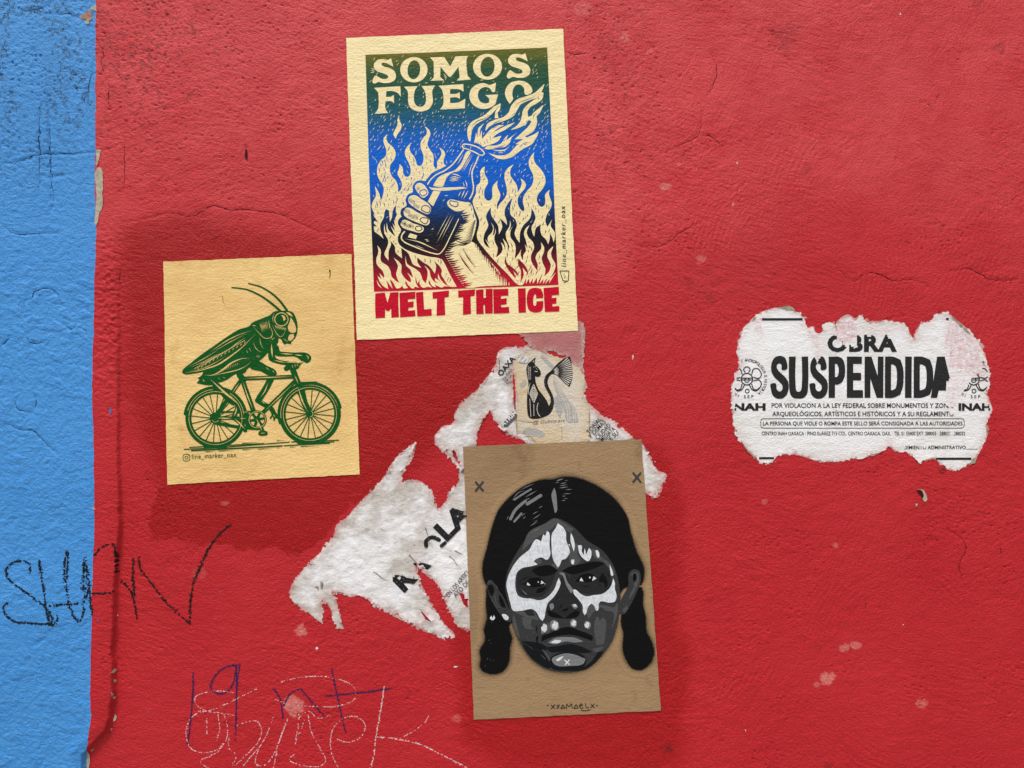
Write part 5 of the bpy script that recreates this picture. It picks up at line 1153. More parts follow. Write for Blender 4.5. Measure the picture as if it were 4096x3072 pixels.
for q, w in (([(60, 1030), (400, 1015), (1430, 936)], 9), ([(160, 1047), (700, 1020), (1330, 987)], 12), ([(130, 1005), (700, 975), (1100, 955)], 9), ([(340, 1062), (470, 1056)], 6), ([(510, 1052), (720, 1043)], 6), ([(820, 1038), (970, 1030)], 6), ([(1020, 1028), (1210, 1018)], 6), ([(1270, 1016), (1300, 1014)], 5), ([(810, 952), (1050, 940)], 6), ([(1260, 920), (1380, 914)], 5), ([(1350, 985), (1640, 968), (1950, 952)], 10), ([(1450, 936), (1800, 925), (2070, 912)], 10), ([(1430, 1003), (1530, 998)], 6), ([(1570, 995), (1840, 982)], 6), ([(1700, 950), (2010, 935)], 8), ([(330, 990), (600, 1000)], 30), ([(1540, 940), (1860, 930)], 30)):
    k.stroke(A2(q), w / 3.253 * 1.5, taper='end' if w < 8 else 'none')
k.build('bicycle_figure', M_GRN, hop, 'green bicycle with spoked wheels')
k = Ink(OH + 0.00018, lattice=0)    # paper showing through the green
def Lc(F, q, w, tp='both'): k.stroke(F(q), w / F.s, taper=tp)
for q, w in (([(160, 1002), (400, 960), (640, 880), (850, 740), (1000, 620), (1120, 500), (1190, 430)], 22), ([(520, 700), (800, 510), (1000, 420), (1130, 380)], 13), ([(560, 700), (850, 530), (1060, 420)], 8), ([(200, 915), (420, 800), (650, 660)], 9), ([(230, 925), (450, 830), (620, 740), (760, 690)], 8), ([(760, 690), (900, 580), (1050, 470)], 10), ([(250, 960), (420, 890), (560, 800), (800, 660), (960, 540)], 9), ([(360, 870), (480, 840), (640, 740)], 7), ([(220, 985), (450, 925), (640, 830), (780, 740)], 9), ([(1140, 300), (1230, 400), (1330, 490), (1420, 475), (1440, 420), (1400, 300), (1385, 210)], 10), ([(1140, 300), (1200, 310)], 12), ([(1250, 470), (1265, 560), (1290, 620), (1320, 655)], 8), ([(1155, 540), (1190, 630), (1240, 680), (1290, 700)], 8), ([(1095, 630), (1130, 690)], 7), ([(1060, 670), (1080, 715)], 8), ([(1000, 695), (1008, 735)], 7),
             ([(450, 1032), (560, 1035), (700, 965), (850, 850), (1000, 790), (1105, 785)], 26), ([(540, 1050), (700, 1012), (950, 950), (1080, 880), (1128, 820)], 14), ([(640, 1070), (675, 1100)], 6), ([(710, 1060), (755, 1080)], 6), ([(420, 1090), (450, 1135)], 6), ([(1470, 110), (1445, 200), (1460, 270)], 9), ([(1440, 280), (1470, 370), (1560, 470), (1600, 440), (1640, 350)], 8), ([(1595, 490), (1670, 548)], 8), ([(1440, 500), (1480, 480)], 10), ([(1420, 480), (1450, 520)], 8),
             ([(1425, 570), (1430, 680), (1440, 775)], 24), ([(1400, 530), (1440, 545)], 22), ([(1450, 810), (1550, 835), (1640, 850)], 14), ([(1550, 712), (1650, 722), (1750, 728)], 16), ([(1770, 735), (1880, 745)], 16), ([(1930, 735), (1965, 770), (1960, 810)], 12), ([(1640, 850), (1720, 840), (1800, 860)], 18), ([(1720, 880), (1745, 930)], 9), ([(1760, 870), (1780, 920)], 9), ([(1795, 865), (1815, 905)], 9), ([(1835, 860), (1900, 825)], 20), ([(1645, 920), (1660, 935)], 10), ([(1240, 880), (1250, 910)], 8), ([(1300, 905), (1310, 945)], 8), ([(1340, 915), (1390, 960)], 9), ([(1400, 945), (1405, 985)], 8), ([(1440, 965), (1470, 1000)], 9), ([(1165, 800), (1150, 770)], 8), ([(1200, 770), (1235, 735)], 8), ([(1225, 780), (1260, 745)], 8)):
    Lc(A1, q, w)
for j in range(16):
    x, y = 700 + j * 26, 975 - j * 10.5
    Lc(A1, [(x, y + 12), (x - 14 + j, y - 38 + j * 0.6)], 7)
for j in range(7): Lc(A1, [(1245 + j * 22, 260 - j * 6), (1275 + j * 18, 330 + j * 4), (1290 + j * 15, 400 - j * 8)], 9)
for j in range(9): Lc(A1, [(1480 + j * 18, 290 + j * 5), (1495 + j * 18, 345 + j * 4 + 10 * (j % 2))], 9)
for j in range(26):
    s_ = j / 26; x, y = 300 + 740 * s_, 930 - 420 * s_
    Lc(A1, [(x, y + 20), (x + 26, y - 18)], 10)
    if j % 2: Lc(A1, [(x + 10, y + 48), (x + 38, y + 8)], 10)
k.stroke(A1(ell(1572, 212, 98, 96, 28)), 3.2, closed=True, sm=False)
k.poly(A1([(1690, 262), (1708, 180), (1745, 235), (1775, 300), (1782, 395), (1720, 408), (1682, 385), (1668, 310)])); k.poly(A1([(1690, 440), (1750, 425), (1757, 470), (1700, 528), (1672, 515)])); k.poly(A1([(1568, 148), (1612, 160), (1632, 210), (1602, 237), (1594, 190)])); k.poly(A1([(1640, 105), (1700, 120), (1740, 170), (1700, 160)]))
for c, rl in ((RW, (344, 385)), (FW, (346,))): k.stroke(circ(c, rl[0]), 1.7, closed=True, sm=False)
k.stroke(arcp(RW, 372, 195, 265), 1.6, sm=False); k.stroke(arcp(RW, 372, 300, 352), 1.6, sm=False); k.stroke(arcp(FW, 378, 172, 245), 1.8, sm=False); k.stroke(arcp(FW, 376, 255, 352), 2.2, sm=False, taper='both', wob=0.8)
for q, w in (([(850, 108), (1460, 86)], 14), ([(825, 150), (890, 350), (955, 510)], 14), ([(1470, 180), (1110, 530)], 10), ([(780, 165), (690, 300)], 10), ([(1490, 60), (1540, 180)], 10), ([(1535, 220), (1590, 400), (1660, 540)], 18), ([(500, 625), (680, 628)], 14), ([(770, 628), (870, 630)], 8), ([(810, 548), (920, 543)], 6), ([(410, 125), (600, 300), (775, 450)], 26), ([(745, 480), (735, 540), (710, 600)], 16), ([(715, 625), (790, 700), (850, 770)], 16), ([(998, 630), (1040, 720), (1075, 795)], 16), ([(1050, 822), (1115, 818)], 10), ([(1150, 160), (1110, 270), (1050, 360)], 12), ([(1065, 405), (1110, 440)], 10), ([(1215, 575), (1240, 610)], 8), ([(365, 110), (390, 100)], 10), ([(305, 120), (330, 155)], 6), ([(470, 625), (480, 630)], 16)):
    Lc(A2, q, w)
k.stroke(circ((1010, 645), 106, 36), 2.0, closed=True, sm=False); k.stroke(arcp((1690, 572), 40, -70, 90, 12), 1.8, sm=False); k.stroke(arcp((470, 630), 46, 30, 150, 12), 1.6, sm=False)
for j in range(6):
    a = math.radians(j * 60 + 20); b0, b1 = a - 0.33, a + 0.33
    k.poly(A2([(1010 + 42 * math.cos(a), 645 + 42 * math.sin(a)), (1010 + 88 * math.cos(b0), 645 + 88 * math.sin(b0)), (1010 + 92 * math.cos(a), 645 + 92 * math.sin(a)), (1010 + 88 * math.cos(b1), 645 + 88 * math.sin(b1))]), False)
k.build('carved_highlights', M_YCUT, hop_fig, 'paper coloured carved lines in the green print', 'stuff')
k = Ink(OH, lattice=0)
rq = [(50, 1118), (58, 1100), (75, 1094), (112, 1094), (130, 1102), (136, 1120), (136, 1155), (130, 1172), (112, 1180), (75, 1180), (58, 1172), (50, 1155)]
k.stroke(A2(rq), 2.6, closed=True); k.ring(A2(ell(94, 1137, 24, 24, 18)), A2(ell(94, 1137, 16, 16, 18))); k.poly(A2(ell(120, 1110, 5, 5, 8)), False)
k.line('line_marker_oax', A2, 165, 740, 1157, 62, 0.004, 1.1, base1=1128)
k.build('handle_lettering', M_GRN, hop, 'small green icon and name line under the bicycle')
k = Ink(OH + 0.0001, lattice=0)
k.stroke(Z3([(1190, 158), (1195, 180), (1190, 230)]), 3.4, taper='both'); k.poly(Z3(ell(1193, 172, 5, 10, 8)), False)
k.build('paper_fleck', plain_mat('dark_fleck', lin(60, 36, 22)), hop)
k = Ink(OH + 0.0001, lattice=0)
k.stroke(Z3([(468, 318), (482, 345), (485, 375), (498, 395), (502, 412)]), 2.0, taper='both', wob=0.6)
k.build('paper_crease', plain_mat('tan_crease', lin(160, 110, 60)), hop)

# ---------------- portrait poster
girl = thing('portrait_poster', 'brown kraft paper poster with stencilled braided face in skull paint', 'poster', *Z4([(650, 1600)])[0])
KR = lin(156, 128, 94)
M_KR = paper_mat('kraft_paper', KR, lin(138, 110, 80), lin(118, 92, 66), 0.6, 1.0)
poster_sheet(GIRL_Q, OFF_POST, girl, M_KR, 23, lift=lambda s, t_, e: 0.003 * np.exp(-(np.hypot((1 - s) * 700, t_ * 1080) / 22) ** 2))
OG = OFF_POST + 0.0004
def gm(n, v, b=0, k_=1.0): return ink_mat(n, lin(v, v + b // 2, v + b), 0.6, 0.13, k=0.9)
G_BLK, G_D1, G_D2, G_MID, G_LIT, G_WHT = gm('spray_black', 9, 1), gm('spray_navy', 16, 6), gm('spray_dark_grey', 54, 3), gm('spray_grey', 78, 3), gm('spray_light_grey', 120, 4), None
t = NT('spray_white')
cw = t.mix(t.rng(t.noise(420, 1, 0.35, 3, 0.6, 3), 0.42, 0.68, 0, 0.5), lin(214, 220, 226), lin(150, 152, 156))
G_WHT = t.fin(cw, 0.6, 0.2, paper_bump(t, 0.8))
HAIR = Z4([(570, 302), (500, 305), (400, 345), (330, 400), (270, 470), (235, 560), (205, 680), (180, 790), (195, 870), (330, 1000), (900, 1000), (960, 900), (1055, 880), (1070, 790), (1030, 700), (1000, 600), (980, 510), (910, 410), (800, 330), (690, 290), (620, 288)])
BRL = Z4([(205, 880), (200, 1000), (207, 1060), (190, 1130), (195, 1190), (165, 1250), (172, 1290), (166, 1330), (180, 1358), (240, 1376), (290, 1362), (325, 1310), (330, 1230), (342, 1180), (325, 1110), (345, 1080), (300, 950)])
BRR = Z4([(950, 1040), (945, 1090), (960, 1150), (955, 1230), (970, 1290), (1010, 1345), (1060, 1352), (1110, 1310), (1127, 1250), (1110, 1190), (1085, 1140), (1080, 1060), (1065, 990), (1058, 900), (990, 900)])
FACE = Z4([(580, 515), (500, 580), (430, 620), (360, 720), (320, 800), (305, 900), (330, 1010), (345, 1090), (370, 1160), (400, 1220), (450, 1290), (520, 1340), (600, 1362), (690, 1362), (760, 1340), (830, 1280), (890, 1200), (920, 1110), (937, 1000), (937, 900), (905, 780), (840, 690), (760, 640), (680, 560)])
# overspray: a feathered band round each sprayed shape, ink thinning out into bare kraft
t = NT('overspray')
fa = t.math('MULTIPLY', t.attr('spray'), t.rng(t.noise(700, 1, 1, 2, 0.6, 3), 0.3, 0.6, 0.55, 1.25))
M_OVER = t.fin(t.mix(fa, KR, lin(18, 17, 18)), 0.7, 0.2, paper_bump(t, 0.9))
def overspray(polys, off, width=26):
    A_ = np.concatenate([np.array(p) for p in polys]); lo_, hi_ = A_.min(0) - width - 4, A_.max(0) + width + 4
    gu, gv = np.arange(lo_[0], hi_[0], 4.0), np.arange(lo_[1], hi_[1], 4.0)
    u, v = np.meshgrid(gu, gv)
    d = np.full(u.shape, -1e9)
    for p in polys: d = np.maximum(d, sdf_grid(gu, gv, smooth(p, True, 3), 60))
    wd = width * (0.55 + 0.75 * sstep(-0.3, 0.5, fbm(u / 160, v / 160, 31, 2)))
    a = np.exp(-np.clip(-d, 0, 99) / (wd * 0.33)) - 0.05
    q = F_GIRL(u, v)
    dc = lambda z: 0.25 * (z[:-1, :-1] + z[1:, :-1] + z[1:, 1:] + z[:-1, 1:])
    keep = (dc(d) > -width * 1.2) & (dc(d) < 12) & (dc(q) > 4)
    me = grid_mesh('overspray', WX(u), -(samp(HLOW, u, v) + off), WZ(v), keep=keep, attrs={'spray': np.clip(a, 0, 1) * (d < 0) + (d >= 0)})
    link('overspray', me, M_OVER, girl)
overspray([HAIR, BRL, BRR, FACE], OG - 0.0001)
k = Ink(OG + 0.00000); k.poly(HAIR); k.poly(BRL); k.poly(BRR); k.each('stencilled_hair', G_BLK, girl)
k = Ink(OG + 0.00010); k.poly(FACE); k.poly(A4([(145, 270), (180, 235), (230, 270), (280, 350), (330, 420), (400, 560), (435, 640), (430, 740), (360, 722), (300, 640), (200, 480), (150, 350)])); k.poly(A4([(1840, 150), (1900, 105), (1962, 130), (1977, 250), (1930, 380), (1840, 560), (1780, 640), (1715, 645), (1740, 480), (1830, 300)]))
k.each('stencilled_face', G_D2, girl)
k = Ink(OG + 0.00020)
for q in ([(1450, 680), (1470, 678), (1492, 740), (1520, 690), (1550, 700), (1555, 900), (1535, 1000), (1450, 1010)], [(560, 680), (680, 690), (665, 780), (725, 822), (600, 812)], [(480, 620), (700, 610), (760, 720), (560, 660)], [(1330, 560), (1420, 530), (1560, 540), (1660, 560), (1700, 500), (1705, 620), (1660, 760), (1630, 820), (1650, 620), (1560, 600), (1500, 560), (1420, 620), (1360, 700), (1330, 640)], [(465, 640), (540, 930), (520, 920), (450, 700)], [(850, 1010), (760, 1020), (840, 1090), (930, 1240), (960, 1300), (880, 1290), (820, 1180), (700, 1080), (600, 980), (700, 980)], [(1400, 1060), (1540, 1030), (1500, 1080), (1440, 1095)],
    [(1860, 170), (1900, 140), (1945, 150), (1955, 250), (1900, 380), (1830, 480), (1860, 380), (1900, 300), (1880, 200)], [(1790, 630), (1830, 560), (1810, 540), (1760, 600)], [(860, 740), (900, 760), (880, 870), (850, 870)], [(900, 60), (980, 30), (1000, 90), (930, 120)], [(690, -30), (760, -20), (800, 10), (780, 40), (730, 40)], [(1150, -200), (1240, -180), (1220, -80), (1260, 0), (1200, 60), (1140, 40), (1130, -60)], [(1390, -140), (1450, -120), (1500, -40), (1580, 10), (1640, 80), (1680, 180), (1600, 120), (1540, 20), (1420, -40)], [(640, -330), (840, -440), (950, -500), (1040, -460), (1180, -370), (1140, -330), (1000, -440), (900, -360), (740, -270), (640, -180), (560, -110)]):
    k.poly(A4(q))
for q in ([(150, 290), (180, 245), (230, 275)], [(245, 290), (275, 340)], [(170, 420), (230, 520), (300, 640)], [(270, 350), (240, 420), (270, 540), (370, 600)], [(330, 640), (420, 740)]): k.stroke(A4(q), 4, taper='both')
k.each('mid_tone_patch', G_MID, girl)
k = Ink(OG + 0.00030)
for q in ([(500, 250), (520, 150), (600, 100), (700, 80), (900, 70), (960, 130), (930, 250), (880, 350), (800, 430), (700, 435), (560, 415), (510, 350)], [(1130, 250), (1180, 100), (1300, 30), (1480, 20), (1590, 80), (1620, 200), (1610, 320), (1520, 385), (1350, 400), (1230, 370), (1160, 310)], [(1040, 180), (1090, 160), (1150, 300), (1200, 420), (1250, 520), (1262, 600), (1230, 660), (1150, 640), (1080, 690), (990, 670), (930, 620), (880, 650), (858, 590), (880, 520), (950, 450), (1010, 330)], [(580, 600), (680, 600), (720, 660), (640, 660)]):
    k.poly(A4(q))
k.each('eye_socket', gm('spray_socket_grey', 38, 3), girl)
k = Ink(OG + 0.00040)
for q in ([(545, 965), (640, 1020), (740, 1100), (830, 1160), (880, 1270), (960, 1310), (1080, 1320), (1300, 1310), (1440, 1220), (1540, 1090), (1480, 1095), (1400, 1200), (1300, 1285), (1330, 1180), (1220, 1100), (1080, 1090), (920, 1150), (890, 1210), (830, 1110), (770, 1030), (735, 930), (760, 1010), (850, 1075), (860, 1040), (1000, 1022), (1150, 1000), (1290, 1040), (1400, 1090), (1550, 1060), (1600, 1000), (1520, 1150), (1400, 1270), (1250, 1340), (1100, 1350), (1000, 1340), (850, 1300), (700, 1190), (600, 1060)],):
    k.poly(A4(q[:8] + q[8:24]))
k.poly(A4([(850, 1040), (1000, 1022), (1150, 1000), (1290, 1040), (1400, 1095), (1300, 1110), (1150, 1085), (1000, 1095), (900, 1095)]))
k.poly(A4([(560, 980), (650, 1040), (760, 1110), (850, 1200), (900, 1300), (820, 1270), (680, 1170), (600, 1070)]))
k.each('jaw_shade', G_D1, girl)
k = Ink(OG + 0.00050)
for q in ([(680, 120), (740, 80), (900, 60), (990, 120), (940, 160), (850, 185), (760, 185), (720, 160)], [(1040, 125), (1120, 80), (1300, 40), (1470, 15), (1555, 40), (1440, 90), (1250, 150), (1150, 165)], [(530, 285), (590, 275), (660, 215), (780, 212), (850, 280), (780, 310), (660, 318), (600, 290)], [(1195, 255), (1260, 180), (1380, 158), (1465, 215), (1400, 252), (1290, 260)], [(1480, 250), (1520, 150), (1560, 200), (1585, 290), (1550, 330), (1540, 270)],
    [(862, 600), (930, 615), (1000, 650), (1070, 695), (960, 685), (880, 660)], [(1070, 695), (1140, 640), (1210, 605), (1248, 620), (1235, 660), (1180, 690)], [(795, 972), (800, 910), (900, 870), (1000, 820), (1130, 798), (1250, 840), (1380, 890), (1407, 910), (1400, 962), (1310, 930), (1150, 890), (1000, 900), (880, 930)], [(730, 920), (760, 900), (750, 1000), (790, 1040), (850, 1080), (770, 1050), (735, 980)], [(160, 300), (200, 290), (230, 360), (200, 430), (165, 370)], [(285, 400), (330, 460), (370, 560), (330, 560), (290, 490)], [(750, 340), (860, 320), (800, 380), (730, 390)], [(1040, 590), (1120, 565), (1110, 590), (1060, 610)], [(1890, 160), (1920, 160), (1925, 230), (1895, 260)]):
    k.poly(A4(q))
for q in ([(520, 270), (600, 210), (680, 190)], [(560, 390), (640, 400)], [(1250, 300), (1400, 320)], [(1450, 290), (1520, 300)], [(1590, 150), (1592, 210)], [(1040, 500), (1030, 550), (1000, 585)], [(740, 760), (740, 860), (760, 880)]): k.stroke(A4(q), 4, taper='both')
rr_ = random.Random(3)
for _ in range(60):
    x, y = rr_.choice([(rr_.uniform(560, 740), rr_.uniform(760, 960)), (rr_.uniform(1500, 1640), rr_.uniform(560, 940)), (rr_.uniform(980, 1160), rr_.uniform(350, 620))])
    k.stroke(A4([(x, y), (x + rr_.uniform(-8, 8), y + rr_.uniform(6, 22))]), 2.6, taper='both')
spk_ = k.polys[14:]; k.polys = k.polys[:14]; k.each('black_feature', G_BLK, girl); k.polys = spk_; k.build('black_spatter', G_BLK, girl, kind='stuff')
k = Ink(OG + 0.00060)
for q in ([(870, 985), (950, 930), (1080, 918), (1200, 928), (1295, 970), (1200, 985), (1080, 972), (950, 1005)], [(918, 1180), (990, 1135), (1100, 1112), (1200, 1130), (1322, 1180), (1290, 1240), (1150, 1262), (960, 1252)], [(1000, 150), (1060, 150), (1100, 250), (1170, 360), (1150, 400), (1090, 300), (1050, 190)], [(890, 530), (930, 510), (945, 560), (910, 600)], [(1150, 530), (1200, 520), (1230, 560), (1190, 580)], [(540, 320), (600, 400), (630, 410), (570, 360)], [(790, 830), (830, 745), (870, 800), (850, 860), (795, 880)], [(1310, 740), (1350, 725), (1385, 770), (1360, 820), (1320, 810)], [(1135, 740), (1170, 700), (1215, 740), (1200, 800), (1150, 790)], [(905, 730), (960, 715), (1005, 790), (990, 830), (920, 830)]):
    k.poly(A4(q))
for q, w in (([(440, 310), (520, 210), (600, 185)], 9), ([(470, 295), (570, 230), (670, 170)], 22), ([(595, 270), (680, 220), (745, 185)], 12), ([(625, 345), (700, 300), (785, 245)], 38), ([(425, 525), (480, 420), (560, 345), (605, 310)], 34), ([(600, 300), (660, 275)], 12), ([(470, 555), (520, 500), (555, 460)], 26), ([(555, 490), (600, 455)], 10), ([(570, 525), (605, 495)], 9), ([(380, 535), (402, 490)], 8), ([(685, 470), (750, 435)], 9), ([(690, 530), (785, 465)], 10), ([(655, 610), (750, 555)], 9), ([(670, 690), (800, 620)], 9), ([(760, 395), (810, 370)], 9), ([(755, 360), (785, 350)], 9), ([(700, 570), (750, 535)], 6), ([(530, 190), (620, 140), (720, 100)], 8), ([(970, 70), (1060, 42)], 16), ([(960, 95), (1010, 82)], 10), ([(1015, 105), (1095, 88)], 10), ([(1000, 130), (1110, 112)], 9), ([(1005, 155), (1115, 140)], 12), ([(1080, 175), (1158, 170)], 9), ([(1050, 225), (1150, 220)], 9), ([(1040, 252), (1080, 250)], 10), ([(1060, 278), (1115, 282)], 8), ([(1035, 303), (1080, 303)], 12), ([(1070, 70), (1110, 62)], 7), ([(1140, 548), (1168, 553)], 8), ([(940, 80), (938, 110)], 8)):
    k.stroke(A3(q), w / 2.989, taper='both' if w < 20 else 'none')
k.poly(A3([(948, 150), (965, 200), (980, 330), (975, 440), (955, 455), (935, 360), (915, 230)]))
k.each('light_tone_patch', G_LIT, girl)
k = Ink(OG + 0.00070)
for q in ([(730, -250), (650, -130), (540, -40), (460, 60), (400, 180), (375, 290), (395, 400), (425, 520), (455, 600), (560, 602), (680, 582), (735, 620), (775, 695), (805, 725), (828, 690), (842, 610), (870, 510), (930, 450), (985, 370), (1022, 270), (1000, 208), (975, 270), (955, 330), (910, 395), (840, 455), (760, 478), (680, 458), (580, 450), (515, 420), (485, 340), (482, 250), (505, 140), (570, 90), (660, 72), (748, 50), (700, 10), (740, -20), (800, -35), (860, -5), (900, -70), (890, -180), (885, -330), (860, -350), (840, -290), (815, -310), (790, -225), (765, -240)],
    [(1170, 350), (1200, 350), (1260, 400), (1330, 430), (1420, 415), (1520, 400), (1600, 340), (1630, 290), (1650, 212), (1670, 270), (1670, 340), (1690, 420), (1670, 490), (1600, 505), (1500, 490), (1478, 520), (1472, 592), (1450, 602), (1425, 545), (1390, 520), (1350, 560), (1330, 630), (1310, 657), (1290, 620), (1285, 540), (1230, 460), (1180, 400)],
    [(1605, 45), (1630, 100), (1648, 182), (1630, 185), (1615, 120)], [(320, 645), (350, 640), (402, 680), (385, 715), (350, 702)], [(905, 985), (950, 952), (1035, 958), (1000, 988)], [(965, 1190), (1000, 1165), (1058, 1145), (1030, 1185), (980, 1205)], [(620, 292), (628, 262), (665, 300)], [(783, 285), (792, 240), (828, 270)], [(1248, 245), (1270, 203), (1296, 252)], [(1398, 247), (1415, 188), (1452, 215)], [(1170, 530), (1205, 525), (1215, 548), (1185, 555)], [(178, 695), (195, 660), (212, 690), (225, 655), (240, 690), (212, 716)]):
    k.poly(A4(q))
for cx, cy, rx, ry in ((826, 808, 30, 50), (956, 778, 34, 50), (1180, 752, 24, 36), (1338, 772, 24, 38), (755, 258, 7, 8), (1372, 205, 9, 11), (835, 280, 5, 6)): k.poly(A4([(x + 6 * math.sin(i * 2.3), y + 6 * math.cos(i * 3.1)) for i, (x, y) in enumerate(ell(cx, cy, rx, ry, 10))] if rx > 12 else ell(cx, cy, rx, ry, 10)))
for q in ([(990, 575), (1050, 620), (1085, 680), (1090, 780), (1120, 860), (1132, 920), (1080, 1000), (1040, 1010), (1010, 1080), (990, 1102), (950, 1040), (925, 980), (915, 850), (920, 700), (960, 640)], [(1145, 688), (1175, 750), (1192, 850), (1180, 912), (1160, 850), (1140, 780)], [(1228, 840), (1272, 838), (1275, 910), (1300, 955), (1308, 868), (1330, 945), (1360, 868), (1387, 900), (1385, 980), (1350, 1027), (1300, 1000), (1250, 940)], [(1153, 1010), (1187, 1008), (1175, 1064), (1160, 1064)], [(1438, 900), (1462, 895), (1482, 980), (1470, 985)], [(1115, 825), (1128, 820), (1138, 860)]): k.poly(A3(q))
k.stroke(A4([(1070, 1190), (1130, 1248)]), 4.4); k.stroke(A4([(1128, 1188), (1075, 1250)]), 4.4)
for x, y, l in ((160, 965, 28), (180, 1000, 16), (140, 1190, 34), (180, 1195, 18), (215, 1205, 18), (115, 1270, 24), (290, 735, 16), (195, 745, 14), (1010, 475, 14), (150, 265, 26), (700, 868, 10), (620, 930, 14)): k.stroke(A4([(x, y), (x + l * 0.6, y - l * 0.7)]), 3.6, taper='both')
k.each('white_face_paint', G_WHT, girl)
k = Ink(OG + 0.00010)
for cx, cy in ((162, 340), (1033, 290)):
    k.stroke(Z4([(cx - 20, cy - 24), (cx + 20, cy + 24)]), 8.5, sm=False); k.stroke(Z4([(cx + 20, cy - 24), (cx - 20, cy + 24)]), 8.5, sm=False)
k.each('registration_cross', gm('spray_cross_grey', 62, 2), girl, None, [2, 2])
k = Ink(OG + 0.00010, lattice=0)
for q in ([(558, 1545), (580, 1566)], [(580, 1543), (558, 1568)], [(606, 1545), (590, 1550), (604, 1557), (588, 1566)], [(612, 1565), (622, 1545), (636, 1563), (612, 1565)], [(642, 1568), (645, 1540), (658, 1556), (672, 1538), (676, 1566)], [(684, 1566), (696, 1543), (710, 1563), (684, 1566)], [(716, 1552), (734, 1548), (724, 1538), (714, 1552), (722, 1564), (738, 1562)], [(748, 1536), (752, 1562), (768, 1560)], [(722, 1575), (750, 1578), (775, 1572)], [(778, 1540), (798, 1562)], [(798, 1538), (776, 1564)]): k.stroke(Z4(q), 3.0, sm=False)
for x, y in ((540, 1548), (812, 1548)): k.poly(Z4(ell(x, y, 4, 4, 8)), False)
k.build('tag_lettering', M_PEN, girl, 'small black tag signature at the foot')
# ------------------------------------------------------------------ scrawls, cracks and chips in the plaster
def brd(v): return float(border(np.array([v]))[0])
M_CRAYON = plain_mat('black_crayon', lin(26, 24, 26), 0.7)
M_BLUEPEN = plain_mat('blue_crayon', lin(36, 34, 88), 0.6)
M_CHALK = plain_mat('white_chalk', lin(236, 206, 206), 0.9, lin(220, 170, 175))
SHAN = [[(205, 440), (200, 390), (150, 372), (90, 385), (58, 430), (75, 480), (150, 540), (250, 610), (330, 690), (345, 740), (300, 755), (200, 750), (110, 740), (60, 700), (45, 650), (75, 625)], [(262, 365), (280, 480), (300, 600), (320, 720), (350, 770)], [(430, 315), (415, 400), (430, 520), (445, 620), (480, 710), (510, 740), (535, 700), (535, 600)], [(440, 320), (435, 480)],
    [(330, 645), (420, 635), (500, 632)], [(540, 355), (535, 480), (545, 600)], [(545, 360), (565, 480), (585, 640), (590, 690)], [(525, 540), (560, 545), (555, 600)], [(590, 345), (640, 295), (690, 265), (720, 262), (735, 330), (735, 440)], [(600, 568), (660, 568), (720, 558)], [(750, 500), (800, 545), (830, 620), (850, 740)], [(830, 360), (825, 450), (830, 540), (835, 600)], [(865, 350), (870, 420), (930, 500), (1020, 620), (1100, 700), (1180, 770)], [(1175, 770), (1180, 650), (1200, 510), (1240, 420), (1290, 310), (1350, 220), (1430, 150)], [(320, 700), (330, 760), (375, 740), (375, 700)]]
kb = Ink(0.0004, True, 0); kr = Ink(0.0004, True, 0); tmp = Ink(0, True, 0)
for i, q in enumerate(SHAN): tmp.flecks(Y5(q), 12 if i not in (5, 6, 11) else 16, 0.85, 5.0, -0.05, seed=i)
for p in tmp.polys: (kb if p[0][0][0] < brd(p[0][0][1]) else kr).polys.append(p)
kb.build('crayon_scrawl', M_CRAYON, blue_wall, 'left half of the black crayon scrawl', 'stuff'); kr.build('crayon_scrawl', M_CRAYON, red_wall, 'right half of the black crayon scrawl with long slash', 'stuff')
k = Ink(0.0004, True, 0)
for i, q in enumerate(([(275, 300), (272, 420), (262, 560), (240, 750)], [(548, 250), (470, 270), (400, 340), (385, 400), (430, 432), (490, 420), (530, 360), (545, 260)], [(548, 250), (548, 400), (545, 560), (540, 730)], [(570, 240), (556, 330), (550, 420)], [(780, 400), (820, 460), (840, 590)], [(845, 510), (890, 430), (945, 405)], [(950, 400), (1010, 470), (1060, 530), (1105, 580)], [(1148, 280), (1180, 430), (1210, 570), (1235, 680)], [(1115, 450), (1250, 435), (1400, 420), (1520, 400)])):
    k.flecks(Y6(q), 7.0, 0.8, 3.4, -0.35, seed=40 + i)
k.build('blue_scrawl', M_BLUEPEN, red_wall, 'dark blue crayon letters and numerals low on the wall', 'stuff')
k = Ink(0.0004, True, 0)
